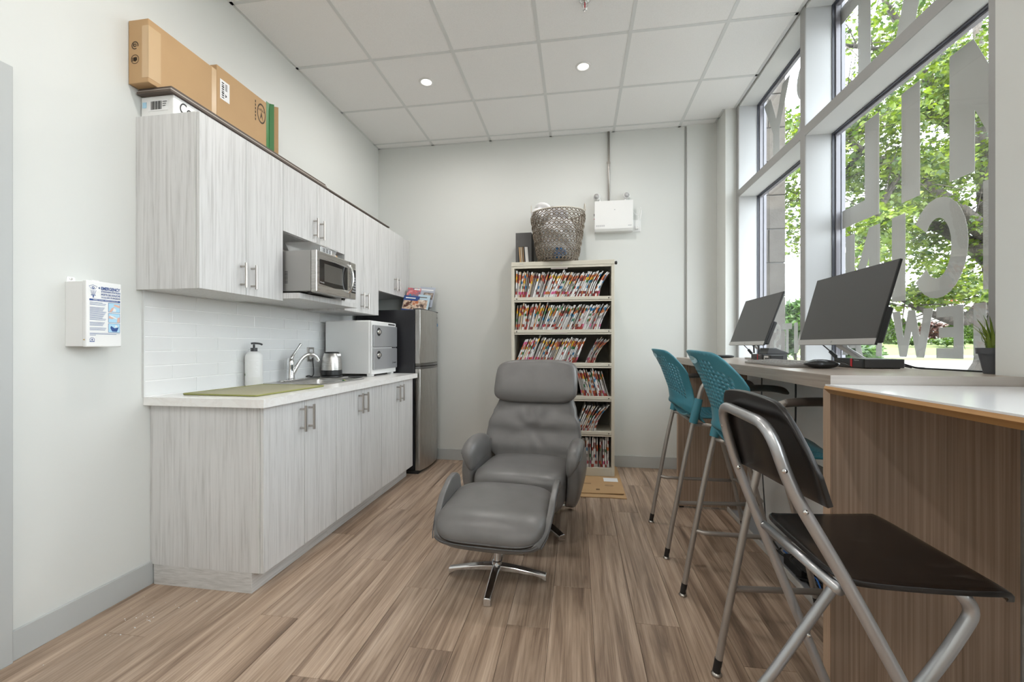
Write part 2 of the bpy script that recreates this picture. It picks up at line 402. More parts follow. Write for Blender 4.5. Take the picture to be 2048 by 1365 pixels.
t.color(t.ramp(n.outputs['Fac'], [(0.3, (0.058, 0.090, 0.011)), (0.7, (0.082, 0.118, 0.018))])); M['grass'] = m
M['pave'] = paint('pale_paving', (0.26, 0.25, 0.235), 0.9)
M['curb'] = mat('concrete_kerb', (0.28, 0.28, 0.27), 0.85)
m = mat('limestone', (0.27, 0.235, 0.20), 0.8); t = NT(m); n = t.noise(t.coords((1, 1, 1)), 14, 7, 0.65); n2 = t.noise(t.coords((1, 1, 1)), 60, 3)
c = t.ramp(n.outputs['Fac'], [(0.3, (0.062, 0.053, 0.045)), (0.7, (0.090, 0.079, 0.069))])
t.color(t.mix(t.ramp(n2.outputs['Fac'], [(0.30, (0.6, 0.6, 0.6)), (0.36, (0, 0, 0))]), c, (0.035, 0.03, 0.026))); t.bump(n2.outputs['Fac'], 0.4, 0.004); M['stone'] = m
M['mortar'] = mat('mortar', (0.105, 0.10, 0.096), 0.9)
M['bldg'] = mat('white_render_building', (0.62, 0.60, 0.57), 0.8)
M['red'] = mat('red_sign', (0.5, 0.02, 0.03), 0.5)
M['roof'] = mat('roof_slab', (0.3, 0.3, 0.3), 0.8)
M['basket'] = mat('woven_rush', (0.185, 0.145, 0.105), 0.6)
M['wire'] = mat('cream_wire', (0.55, 0.51, 0.44), 0.4, 0.3)
M['bag'] = mat('white_plastic_bag', (0.72, 0.72, 0.73), 0.35)
M['bag_blue'] = mat('blue_packet', (0.02, 0.16, 0.42), 0.4)
M['bag_grey'] = mat('grey_plastic_bag', (0.34, 0.34, 0.36), 0.4)
# ------------------------------------------------------------------ the room
XL, YB, ZC = -2.083, 4.217, 3.255
YF = -2.7                  # wall behind the camera
XK = 1.205                 # knee wall and pier face
XM, XG = 1.378, 1.565      # mullion face, glass

# floor: a dark underlay slab with individual vinyl planks
floor = struct(box('floor', XL - 0.02, XK + 0.02, YF, YB + 0.02, -0.06, -0.006, M['sub'], bevel=0))
PW, PL = 0.179, 1.22
pmesh = {}
def plank_mesh(w, l):
    k = (round(w, 3), round(l, 3))
    if k not in pmesh:
        g = 0.0006
        mb = MB().ring_loft([[(g, g, -0.006), (w - g, g, -0.006), (w - g, l - g, -0.006), (g, l - g, -0.006)],
                             [(g, g, -0.0008), (w - g, g, -0.0008), (w - g, l - g, -0.0008), (g, l - g, -0.0008)],
                             [(2 * g, 2 * g, 0), (w - 2 * g, 2 * g, 0), (w - 2 * g, l - 2 * g, 0), (2 * g, l - 2 * g, 0)]])
        pmesh[k] = mb.mesh('plank', M['plank'])
    return pmesh[k]
x = XL; col_i = 0
offs = [0.10, 0.72, 0.33, 0.95, 0.52, 0.0, 0.81, 0.22, 0.61, 1.05, 0.42]
while x < XK - 0.01:
    w = min(PW, XK - x); y = YF - offs[col_i % 11]
    while y < YB - 0.01:
        a = max(y, YF); b = min(y + PL, YB)
        if b - a > 0.02: link('plank', plank_mesh(w, b - a), floor, (x, a, 0))
        y += PL
    x += PW; col_i += 1

# ceiling: a slab, the metal grid and each lay-in tile
ceil = struct(box('ceiling', XL - 0.1, 1.60, YF - 0.1, YB + 0.1, ZC + 0.03, ZC + 0.25, M['roof'], bevel=0))
gx = [-2.083 + 0.0] + [-1.480 + 0.6096 * i for i in range(5)] + [1.368]
gy0 = 2.888; gy = [YF] + [gy0 + 0.6096 * j for j in range(-9, 3) if gy0 + 0.6096 * j > YF] + [YB]
bw = 0.012
bar = lambda x0, x1, y0, y1: obj('grid_bar', MB().box(x0, x1, y0, y1, ZC - 0.001, ZC + 0.02), M['grid'], ceil)
for xx in gx[1:-1]: bar(xx - bw, xx + bw, YF, YB)
for yy in gy[1:-1]:
    for xa, xb in zip(gx[:-1], gx[1:]): bar(xa + (bw if xa > -2 else 0), xb - (bw if xb < 1.3 else 0), yy - bw, yy + bw)
bar(XL, XL + 0.02, YF, YB); bar(XL, 1.28, YB - 0.02, YB); bar(1.350, 1.372, YF, 3.955); bar(1.262, 1.282, 3.955, YB)
tmesh = {}
for i in range(len(gx) - 1):
    for j in range(len(gy) - 1):
        w, l = gx[i + 1] - gx[i], gy[j + 1] - gy[j]
        k = (round(w, 3), round(l, 3))
        if k not in tmesh:
            e = 0.0095
            tmesh[k] = MB().ring_loft([[(e, e, 0), (w - e, e, 0), (w - e, l - e, 0), (e, l - e, 0)], [(e, e, 0.02), (w - e, e, 0.02), (w - e, l - e, 0.02), (e, l - e, 0.02)]]).mesh('ceiling_tile', M['tile_c'])
        link('ceiling_tile', tmesh[k], ceil, (gx[i], gy[j], ZC + 0.0012))

# walls
struct(box('wall_left', XL - 0.12, XL, YF - 0.1, YB + 0.12, -0.05, ZC + 0.1, M['wall'], bevel=0))
wb_ = MB().box(XL, 1.60, YB, YB + 0.12, -0.05, ZC + 0.1); wall_back = struct(obj('wall_back', wb_, M['wall']))
box('wall_panel', 1.022, 1.285, YB - 0.030, YB, 0, ZC + 0.02, M['wall'], wall_back)
box('corner_pier', 1.285, XG - 0.003, 3.955, YB, 0, ZC + 0.02, M['wall'], wall_back)
box('shadow_joint', 1.004, 1.022, YB - 0.004, YB + 0.001, 0, ZC, M['trim'], wall_back)
box('wall_scuff', 0.428, 0.438, YB - 0.0015, YB + 0.0005, 0.352, 0.356, M['trim'], wall_back)
struct(box('wall_front', XL, 1.70, YF - 0.12, YF, -0.05, ZC + 0.1, M['wall'], bevel=0))
wr = struct(obj('wall_right', MB().box(XK, 1.70, YF, 3.955, -0.05, 1.020), M['wall_white']))
box('pier', XK, 1.70, 0.95, 1.435, 1.020, ZC + 0.02, M['wall'], wr)
box('window_ledge', XK - 0.004, 1.545, 1.436, 3.954, 1.0205, 1.028, M['mull_side'], wr)
box('window_ledge', XK - 0.004, 1.545, -1.519, 0.949, 1.0205, 1.028, M['mull_side'], wr)
# baseboards
struct(box('baseboard_left', XL, XL + 0.012, 1.266, 1.80, 0, 0.112, M['trim'], bevel=0.002))
struct(box('baseboard_back', -1.50, XK, YB - 0.012, YB, 0, 0.112, M['trim'], bevel=0.002))
struct(box('baseboard_right', XK - 0.010, XK, 1.40, YB, 0.0, 0.10, M['wall_white'], bevel=0.002))
# door in the left wall, its casing just inside the frame on the left
door = struct(box('door_1', XL, XL + 0.012, 0.30, 1.16, 0.004, 2.10, M['trim'], bevel=0.002))
for nm, a in (('casing', (XL, XL + 0.022, 1.160, 1.265, 0, 2.208)), ('casing', (XL, XL + 0.022, 0.195, 0.300, 0, 2.208)), ('casing', (XL, XL + 0.022, 0.300, 1.160, 2.103, 2.208))):
    box(nm, *a, M['trim'], door, 0.003)
hb = MB(); hb.tube(fillet([(XL + 0.012, 0.40, 1.0), (XL + 0.065, 0.40, 1.0), (XL + 0.065, 0.51, 1.0)], 0.02), 0.009); obj('door_handle', hb, M['nickel'], door, smooth=True)

# ------------------------------------------------------------------ curtain-wall windows with lettering
def bay(n, y0, y1):
    """one window bay between two mullions (y0 near, y1 far); panes above and below the transom"""
    w = struct(box('window_%d' % n, XM + 0.002, XG - 0.003, y1, y1 + 0.055, 1.028, ZC + 0.02, M['mull_side'], bevel=0.001))
    box('mullion_face', XM - 0.004, XM + 0.002, y1 - 0.0005, y1 + 0.0555, 1.028, ZC + 0.015, M['mull'], w, 0)
    box('outer_cap', XG + 0.010, XG + 0.030, y1 - 0.004, y1 + 0.059, 1.028, ZC + 0.02, M['gasket2'], w, 0)
    for za, zb in ((2.460, 2.518), (ZC - 0.018, ZC + 0.02), (1.028, 1.045)):
        box('transom', XM + 0.002, XG - 0.003, y0 - 0.001, y1, za, zb, M['trans'], w, 0.001)
        if za < 3: box('transom_face', XM - 0.004, XM + 0.002, y0 - 0.001, y1, za, zb, M['mull'], w, 0)
    for za, zb in ((1.045, 2.460), (2.518, ZC - 0.018)):
        a, b = y0, y1
        g = MB(); f = 0.007
        for q in ((a, a + f, za, zb), (b - f, b, za, zb), (a + f, b - f, za, za + f), (a + f, b - f, zb - f, zb)): g.box(XG - 0.043, XG - 0.028, q[0], q[1], q[2], q[3])
        obj('gasket', g, M['gasket'], w)
        g = MB(); f = 0.016
        for q in ((a, a + f, za, zb), (b - f, b, za, zb), (a + f, b - f, za, za + f), (a + f, b - f, zb - f, zb)): g.box(XG - 0.027, XG - 0.004, q[0], q[1], q[2], q[3])
        obj('glazing_bead', g, M['gasket2'], w)
        box('pane', XG, XG + 0.006, a + 0.004, b - 0.004, za + 0.004, zb - 0.004, M['glass'], w, 0)
    return w
win1 = bay(1, 2.880, 3.900)          # far bay
win2 = bay(2, 1.660, 2.825)          # middle bay
added_win3 = bay(3, -0.30, 0.85); added_win4 = bay(4, -1.52, -0.355)  # unseen bays, added to bring cool daylight onto the left wall
box('pier', XK, 1.70, YF, -1.52, 1.020, ZC + 0.02, M['wall'], wr)
box('mullion', XM - 0.004, XG + 0.02, 1.436, 1.660, 1.028, ZC + 0.02, M['mull'], win2)
box('mullion', XM - 0.004, XG + 0.02, 0.85, 0.949, 1.028, ZC + 0.02, M['mull'], added_win3)

# cut vinyl letters on the outside of the glass, reading from the street (so mirrored from inside).
# outlines in a unit cell: x along the reading direction (= +y in the room), y up
def arc(cx, cy, rx, ry, a0, a1, n=12):
    return [(cx + rx * math.cos(math.radians(a0 + (a1 - a0) * k / n)), cy + ry * math.sin(math.radians(a0 + (a1 - a0) * k / n))) for k in range(n + 1)]
def letter(ch, s=0.25):
    t = 0.2
    if ch == 'I': return [[(0, 0), (1, 0), (1, 1), (0, 1)]]
    if ch == 'L': return [[(0, 0), (1, 0), (1, t), (s, t), (s, 1), (0, 1)]]
    if ch == 'T': return [[(.5 - s / 2, 0), (.5 + s / 2, 0), (.5 + s / 2, 1 - t), (1, 1 - t), (1, 1), (0, 1), (0, 1 - t), (.5 - s / 2, 1 - t)]]
    if ch == 'E': return [[(0, 0), (1, 0), (1, t), (.35, t), (.35, .4), (.9, .4), (.9, .6), (.35, .6), (.35, 1 - t), (1, 1 - t), (1, 1), (0, 1)]]
    if ch == 'Y': return [[(.5 - s / 2, 0), (.5 + s / 2, 0), (.5 + s / 2, .38), (1, 1), (1 - s * 1.1, 1), (.5, .56), (s * 1.1, 1), (0, 1), (.5 - s / 2, .38)]]
    if ch == 'N': return [[(0, 0), (s, 0), (s, .62), (1 - s, 0), (1, 0), (1, 1), (1 - s, 1), (1 - s, .38), (s, 1), (0, 1)]]
    if ch == 'M': return [[(0, 0), (s, 0), (s, .46), (.5, .05), (1 - s, .46), (1 - s, 0), (1, 0), (1, 1), (1 - s * .95, 1), (.5, .56), (s * .95, 1), (0, 1)]]
    if ch == 'W': return [[(.20, 0), (.38, 0), (.5, .55), (.62, 0), (.80, 0), (1, 1), (.79, 1), (.70, .42), (.58, 1), (.42, 1), (.30, .42), (.21, 1), (0, 1)]]
    if ch == 'A': return [[(0, 0), (s, 0), (.5, .78), (.5, 1), (.5 - s * .6, 1)], [(1, 0), (.5 + s * .6, 1), (.5, 1), (.5, .78), (1 - s, 0)], [(.30, .18), (.70, .18), (.63, .36), (.37, .36)]]
    if ch == 'C':
        o = arc(.5, .5, .5, .5, 38, 322, 22); i = arc(.5, .5, .24, .30, 322, 38, 18); return [o + i]
    if ch == 'S':
        return [[(.02, .28), (.28, .28), (.36, .19), (.5, .16), (.66, .2), (.70, .29), (.62, .38), (.3, .48), (.09, .6), (.05, .76), (.14, .92), (.36, 1), (.66, 1), (.88, .92), (.97, .72), (.71, .72), (.64, .81), (.5, .84), (.36, .81), (.31, .74), (.38, .65), (.68, .55), (.9, .44), (.97, .27), (.87, .09), (.64, 0), (.34, 0), (.11, .08)]]
    if ch == 'P': return [[(0, 0), (s, 0), (s, .36), (.6, .36)] + arc(.62, .68, .38, .32, -88, 90, 10) + [(0, 1), (0, .9), (s, .82), (.58, .82)] + arc(.60, .68, .14, .14, 85, -85, 8) + [(s, .54), (s, .82), (0, .9)]]
    if ch == 'R': return letter('P', s) + [[(.42, .36), (.68, .38), (1, 0), (.72, 0)]]
    return []
letter_zone = {1: win1, 2: win2}
def put(ch, ya, yb, za, zb, w, s=0.25):
    for poly in letter(ch, s):
        pts = [(ya + (yb - ya) * p[0], za + (zb - za) * p[1]) for p in poly]
        mb = MB().prism(pts, 'x', XG + 0.0085, XG + 0.0091)
        obj('vinyl_letter', mb, M['vinyl'], w)
# row 1, upper panes: A T R Y
put('Y', 3.440, 3.890, 2.705, 3.21, win1); put('R', 2.92, 3.350, 2.705, 3.21, win1, 0.24)
put('T', 2.405, 2.830, 2.705, 3.21, win2, 0.25); put('A', 1.900, 2.385, 2.705, 3.21, win2, 0.26)
# row 2: (FA)MILY
put('Y', 2.895, 3.275, 1.875, 2.41, win1); put('L', 2.500, 2.815, 1.875, 2.41, win2, 0.36); put('I', 2.231, 2.345, 1.875, 2.41, win2); put('M', 1.640, 2.074, 1.875, 2.41, win2, 0.27)
# row 3: (MED)ICINE
put('E', 2.90, 3.12, 1.395, 1.82, win1); put('N', 2.494, 2.782, 1.395, 1.82, win2, 0.29); put('I', 2.319, 2.409, 1.395, 1.82, win2)
put('C', 1.985, 2.290, 1.385, 1.83, win2); put('I', 1.835, 1.922, 1.395, 1.82, win2)
# row 4: NEW PATIENTS
for ch, a, b, w, s in (('N', 1.770, 1.963, win2, .28), ('E', 2.007, 2.141, win2, .3), ('W', 2.157, 2.406, win2, .3), ('P', 2.480, 2.615, win2, .33), ('A', 2.63, 2.815, win2, .28),
                    ('I', 2.905, 2.95, win1, 0.3), ('E', 2.985, 3.115, win1, .3), ('N', 3.215, 3.386, win1, .3), ('T', 3.418, 3.560, win1, .3), ('S', 3.584, 3.715, win1, .3)):
    put(ch, a, b, 1.120, 1.345, w, s)

# ------------------------------------------------------------------ ceiling fittings
def downlight(x, y, label):
    d = thing('downlight', label, 'ceiling light', (x, y, ZC), 0, 'recessed ceiling downlights')
    mb = MB(); mb.ring_loft([[(r * math.cos(2 * PI * k / 32), r * math.sin(2 * PI * k / 32), z) for k in range(32)] for r, z in ((0.039, 0.003), (0.041, -0.004), (0.056, -0.004), (0.060, 0.0045))], cap=False)
    obj('trim_ring', mb, M['white_pl'], d, smooth=True)
    obj('lens', MB().lathe([(0.001, 0.0005), (0.0395, 0.0005), (0.0395, 0.004)], seg=32), M['lens'], d)
    li = bpy.data.lights.new('downlight_lamp', 'AREA'); li.shape = 'DISK'; li.size = 0.075; li.energy = LAMP; li.color = (1.0, 0.965, 0.925); li.spread = math.radians(175)
    lo = bpy.data.objects.new('lamp', li); C.objects.link(lo); lo.parent = d; lo.location = (0, 0, -0.006)
    return d
GX = [-1.480 + 0.6096 * i for i in range(5)]
downlight(GX[0] + 0.3048, 3.193, 'lit round downlight in the ceiling tile nearer the kitchen cabinets')
downlight(GX[2] + 0.3048, 3.193, 'lit round downlight in the ceiling tile nearer the sprinkler and windows')
for yy, ks in ((1.364, (0,)), (-0.465, (0, 2)), (-1.99, (0, 2))):  # added downlights, out of view, to brighten the room
    for k in ks: downlight(GX[k] + 0.3048, yy, 'added round downlight in the ceiling, unseen outside the view')
sp = thing('fire_sprinkler', 'chrome pendant fire sprinkler with red bulb hanging from a ceiling tile', 'sprinkler', (0.045, 2.575, ZC))
obj('escutcheon', MB().lathe([(0.036, 0.0045), (0.034, -0.006), (0.016, -0.010)]), M['chrome'], sp, smooth=True)
obj('bulb', MB().lathe([(0.001, -0.052), (0.0035, -0.048), (0.0035, -0.020), (0.001, -0.014)], seg=10), M['red'], sp, smooth=True)
fr_ = MB(); fr_.tube(smooth_path([(-0.010, 0, -0.008), (-0.017, 0, -0.030), (-0.012, 0, -0.050), (0, 0, -0.058), (0.012, 0, -0.050), (0.017, 0, -0.030), (0.010, 0, -0.008)], 5), 0.0028, 8)
obj('frame', fr_, M['chrome'], sp, smooth=True)
df = MB(); df.lathe([(0.004, -0.058), (0.006, -0.062), (0.013, -0.0625), (0.013, -0.064), (0.001, -0.066)], seg=16); obj('deflector', df, M['chrome'], sp, smooth=True)

# ------------------------------------------------------------------ kitchen run
# backsplash with individual tiles
bs = struct(box('trim_1', XL, XL + 0.004, 1.756, 3.665, 0.925, 1.4435, M['grout'], bevel=0)); bs['label'] = 'white tiled backsplash between worktop and wall cabinets'
rows = [0.926, 1.0028, 1.0755, 1.1483, 1.2211, 1.2939, 1.3666, 1.4425]
tm = {}
for r in range(7):
    z0, z1 = rows[r], rows[r + 1]; y = 1.757 - (0.1415 if (6 - r) % 2 == 1 else 0.0)
    while y < 3.66:
        a, b = max(y, 1.757), min(y + 0.2835, 3.664)
        if b - a > 0.012:
            k = (round(b - a, 3), round(z1 - z0, 3))
            if k not in tm:
                g = 0.0013; w, h = b - a, z1 - z0; e = 0.003
                tm[k] = MB().ring_loft([[(0, g, g), (0, w - g, g), (0, w - g, h - g), (0, g, h - g)], [(0.0015, g, g), (0.0015, w - g, g), (0.0015, w - g, h - g), (0.0015, g, h - g)],
                                       [(0.0024, g + e, g + e), (0.0024, w - g - e, g + e), (0.0024, w - g - e, h - g - e), (0.0024, g + e, h - g - e)]]).mesh('tile', M['tile'])
            link('tile', tm[k], bs, (XL + 0.0040, a, z0))
        y += 0.2835
box('edge_profile', XL, XL + 0.012, 1.750, 1.7565, 0.925, 1.4435, M['grid'], bs, 0)

def bar_handle(parent, x, y, zc, L):
    h = MB()
    h.tube([(x + 0.032, y, zc - L / 2), (x + 0.032, y, zc + L / 2)], 0.0066, 12)
    for dz in (-L / 2 + 0.018, L / 2 - 0.018): h.tube([(x, y, zc + dz), (x + 0.032, y, zc + dz)], 0.0054, 10)
    return obj('handle', h, M['nickel'], parent, autosmooth=50)
def cabinet(name, label, y0, y1, z0, z1, xfront, seams, hz, hl, carcass_front, endpanel=None):
    c = thing(name, label, 'cabinet', (0, 0, 0), 0)
    if 'sink' in label:        # open-topped carcass so that the bowl hangs free
        cb = MB(); cb.box(XL + 0.001, carcass_front, y0, y0 + 0.016, z0, z1); cb.box(XL + 0.001, carcass_front, y1 - 0.016, y1, z0, z1); cb.box(XL + 0.001, carcass_front, y0 + 0.016, y1 - 0.016, z0, z0 + 0.016)
        obj('carcass', cb, M['lam'], c)
    else: obj('carcass', MB().box(XL + 0.001, carcass_front, y0, y1, z0, z1), M['lam'], c, bevel=0.001)
    ed = [y0] + seams + [y1]
    for i in range(len(ed) - 1):
        g = 0.0018
        d = box('door', carcass_front + 0.0015, xfront, ed[i] + g, ed[i + 1] - g, z0 + 0.0005, z1 - 0.0005, M['lam'], c, 0.0012)
        hy = ed[i + 1] - 0.036 if i % 2 == 0 else ed[i] + 0.036
        bar_handle(d, xfront, hy, hz, hl)
    return c
XD, XU = -1.461, -1.737
base_names = ['grey ash base cabinet at the near end of the worktop', 'grey ash base cabinet below the sink', 'grey ash base cabinet next to the fridge']
for i in range(3):
    a = 1.790 + 0.611 * i
    c = cabinet('base_cabinet', base_names[i], a, a + 0.611 - (0.0 if i < 2 else 0.003), 0.098, 0.8845, XD, [a + 0.3055], 0.786, 0.136, XD - 0.0195)
    box('toe_kick', XL + 0.02, XD - 0.062, a + (0.0 if i else 0.001), a + 0.611, 0.0, 0.098, M['lam_h'], c, 0.001)
ct = thing('worktop', 'white quartz worktop with a drop-in sink cut-out', 'worktop')
SX0, SX1, SY0, SY1 = -2.035, -1.580, 2.470, 3.000
mb = MB(); X0c, X1c, Y0c, Y1c, Z0c, Z1c = XL + 0.0005, -1.432, 1.757, 3.662, 0.8855, 0.925
e = 0.02
mb.box(X0c, X1c, Y0c, SY0 + e, Z0c, Z1c); mb.box(X0c, X1c, SY1 - e, Y1c, Z0c, Z1c); mb.box(X0c, SX0 + e, SY0 + e, SY1 - e, Z0c, Z1c); mb.box(SX1 - e, X1c, SY0 + e, SY1 - e, Z0c, Z1c)
obj('slab', mb, M['quartz'], ct)
# sink
sk = thing('sink', 'stainless steel drop-in sink in the white worktop', 'sink')
def rrect(x0, x1, y0, y1, r, z, n=5):
    out = []
    for cx, cy, a in ((x1 - r, y1 - r, 0), (x0 + r, y1 - r, 90), (x0 + r, y0 + r, 180), (x1 - r, y0 + r, 270)):
        for k in range(n + 1):
            t = math.radians(a + 90 * k / n); out.append((cx + r * math.cos(t), cy + r * math.sin(t), z))
    return out
bx0 = SX0 + 0.085
rg = [rrect(SX0, SX1, SY0, SY1, .04, .9255), rrect(SX0 + .004, SX1 - .004, SY0 + .004, SY1 - .004, .04, .930), rrect(bx0, SX1 - .03, SY0 + .03, SY1 - .03, .05, .930),
      rrect(bx0 + .008, SX1 - .038, SY0 + .038, SY1 - .038, .05, .915), rrect(bx0 + .012, SX1 - .042, SY0 + .042, SY1 - .042, .06, .79), rrect(bx0 + .05, SX1 - .08, SY0 + .08, SY1 - .08, .05, .775)]
smb = MB().ring_loft(rg, cap=False); n0 = len(smb.v) - 24; smb.f.append(tuple(range(n0, n0 + 24))); smb.m.append(0)
obj('bowl', smb, M['steel'], sk, smooth=True)
obj('drain', MB().lathe([(0.001, .7765), (0.03, .7765), (0.036, .7755)], c=((bx0 + SX1 - .03) / 2, 2.735, 0)), M['chrome'], sk, smooth=True)
fc = thing('faucet', 'chrome single-lever kitchen faucet behind the sink', 'faucet', (-2.002, 2.715, 0.9305))
obj('deck_plate', MB().ring_loft([rrect(-0.026, 0.026, -0.125, 0.125, 0.024, z) for z in (0, 0.008)]), M['chrome'], fc, bevel=0.003)
obj('body', MB().lathe([(0.030, 0.006), (0.026, 0.02), (0.024, 0.10), (0.026, 0.125), (0.020, 0.15), (0.008, 0.162)]), M['chrome'], fc, smooth=True)
sp_ = MB(); sp_.tube(smooth_path([(0.005, 0.0, 0.020), (0.026, 0.026, 0.09), (0.047, 0.056, 0.150), (0.076, 0.088, 0.182), (0.106, 0.122, 0.172), (0.119, 0.137, 0.145), (0.120, 0.138, 0.128)], 6), [0.014] * 37, 14); obj('spout', sp_, M['chrome'], fc, smooth=True)
lv = MB(); lv.tube(smooth_path([(0, 0, 0.150), (0.004, 0.02, 0.178), (0.010, 0.052, 0.215), (0.014, 0.078, 0.245), (0.016, 0.090, 0.258)], 5), [0.016, .0155, .015, .014, .013, .0115, .0105, .0095, .009, .0085, .008, .0078, .0078, .008, .0085, .0095, .0105, .011, .011, .0105, .006][:21], 12); obj('lever', lv, M['chrome'], fc, smooth=True)
so = thing('sponge', 'yellow and green scouring sponge standing in the sink bowl', 'sponge', (-1.640, 2.80, 0.86), 0.25)
Mx = Euler((0.0, 0.5, 0.2)).to_matrix().to_4x4()
mm = mat('sponge_yellow', (0.72, 0.60, 0.05), 0.9); mg = mat('scour_green', (0.01, 0.11, 0.05), 0.95)
obj('foam', MB().box(-0.045, 0.045, -0.012, 0.014, 0, 0.062, M=Mx), mm, so, bevel=0.004); obj('scourer', MB().box(-0.045, 0.045, -0.022, -0.0122, 0, 0.062, M=Mx), mg, so, bevel=0.002)
# wall cabinets
cabinet('wall_cabinet', 'tall grey ash wall cabinet at the near end, left of the microwave', 1.722, 2.289, 1.443, 2.268, XU, [2.004], 1.543, 0.130, XU - 0.0195)
cabinet('wall_cabinet', 'short grey ash wall cabinet directly above the microwave', 2.290, 2.965, 1.863, 2.268, XU, [2.624], 1.960, 0.130, XU - 0.0195)
cabinet('wall_cabinet', 'tall grey ash wall cabinet between microwave and fridge', 2.966, 3.520, 1.443, 2.268, XU, [3.245], 1.543, 0.130, XU - 0.0195)
cabinet('wall_cabinet', 'short grey ash wall cabinet above the fridge in the corner', 3.521, 4.214, 1.663, 2.268, XU, [3.880], 1.768, 0.130, XU - 0.0195)
ms = thing('microwave_shelf', 'grey ash open shelf holding the microwave between wall cabinets', 'shelf')
box('shelf_board', XL + 0.001, -1.632, 2.2905, 2.9645, 1.457, 1.491, M['lam'], ms, 0.001)
box('back_panel', XL + 0.001, XL + 0.012, 2.2905, 2.9645, 1.491, 1.862, M['lam_in'], ms, 0)

# microwave
mw = thing('microwave', 'stainless steel microwave on the shelf between the wall cabinets', 'microwave', (0, 0, 0))
my0, my1, mz0, mz1, mxf = 2.302, 2.754, 1.502, 1.745, -1.527
obj('body', MB().box(-1.93, -1.566, my0, my1, mz0, mz1), mat('grey_steel_case', (0.36, 0.35, 0.335), 0.35, 0.7), mw, bevel=0.003)
obj('front_frame', MB().box(-1.564, mxf, my0 - 0.002, my1, mz0 - 0.006, mz1 + 0.002), M['steel'], mw, bevel=0.006, bseg=3)
dsp = my0 + 0.360
obj('door_window', MB().prism([(my0 + 0.028, mz0 + 0.045), (my0 + .19, mz0 + 0.038), (dsp - 0.02, mz0 + 0.046), (dsp - 0.02, mz1 - 0.048), (my0 + .19, mz1 - 0.042), (my0 + 0.028, mz1 - 0.048)], 'x', mxf - 0.004, mxf + 0.0015), M['mw_glass'], mw, bevel=0.001)
box('window_mesh', mxf, mxf + 0.0022, my0 + 0.075, dsp - 0.085, mz0 + 0.066, mz1 - 0.068, M['mw_mesh'], mw, 0)
box('door_gap', mxf - 0.002, mxf + 0.0008, dsp + 0.010, dsp + 0.013, mz0, mz1, M['blackm'], mw, 0)
box('control_panel', mxf - 0.002, mxf + 0.0016, dsp + 0.028, my1 - 0.006, mz0 + 0.035, mz1 - 0.045, M['black'], mw, 0.001)
kb = MB()
for r in range(6):
    for k in range(3): kb.box(mxf + 0.0016, mxf + 0.0026, dsp + 0.033 + k * 0.017, dsp + 0.044 + k * 0.017, mz0 + 0.045 + r * 0.018, mz0 + 0.055 + r * 0.018)
o = obj('keypad', kb, M['grey_pl'], mw)
hh = MB(); yy = dsp - 0.012
hh.tube(smooth_path([(mxf, yy, mz0 + 0.030), (mxf + 0.022, yy, mz0 + 0.050), (mxf + 0.034, yy, mz0 + 0.095), (mxf + 0.036, yy, (mz0 + mz1) / 2), (mxf + 0.034, yy, mz1 - 0.09), (mxf + 0.022, yy, mz1 - 0.045), (mxf, yy, mz1 - 0.025)], 5), 0.0085, 12)
obj('handle', hh, M['chrome'], mw, smooth=True)
vb = MB()
for k in range(9): vb.box(-1.735, -1.716, my0 - 0.0008, my0 + 0.001, mz0 + 0.048 + k * 0.0085, mz0 + 0.0515 + k * 0.0085)
obj('vent_slots', vb, M['blackm'], mw)
for k, (fx, fy) in enumerate(((-1.60, my0 + .04), (-1.60, my1 - .04), (-1.88, my0 + .04), (-1.88, my1 - .04))): obj('foot', MB().lathe([(0.012, 1.4915), (0.013, 1.5025)], c=(fx, fy, 0), seg=14), M['black'], mw)
text('brand_mark', 'Danby', 0.02, M['paper'], mw, (mxf + 0.0016, my0 + 0.034, mz0 + 0.052), (0, 1, 0), (0, 0, 1), width=0.040, height=0.009)
# tubs on top of the microwave
tb = thing('plastic_tub', 'clear plastic food tub lying on top of the microwave', 'container', (-1.665, 2.465, 1.7475))
obj('tub', MB().ring_loft([rrect(-.085, .085, -.125, .125, .03, 0), rrect(-.10, .10, -.14, .14, .035, .05), rrect(-.106, .106, -.146, .146, .035, .052)], cap=False), M['tub'], tb, smooth=True)
obj('bottom', MB().ring_loft([rrect(-.085, .085, -.125, .125, .03, 0.0), rrect(-.085, .085, -.125, .125, .03, .002)]), M['tub'], tb)
obj('label', MB().box(0.094, 0.0965, -0.06, 0.06, .010, .044), M['paper'], tb)
lb = MB()
for k in range(9): lb.box(0.0966, 0.0970, -0.05 + k * .011, -0.046 + k * .011 + (k % 3) * .002, .014, .040)
obj('label_print', lb, M['ink'], tb)
ob = thing('small_carton', 'small brown carton with white band on the far end of the microwave', 'box', (-1.70, 2.680, 1.7475))
obj('carton', MB().box(-0.05, 0.05, -0.055, 0.045, 0, 0.052), M['card'], ob, bevel=0.001); box('band', -0.0508, 0.0508, 0.008, 0.022, 0.0, 0.0528, M['paper'], ob, 0)

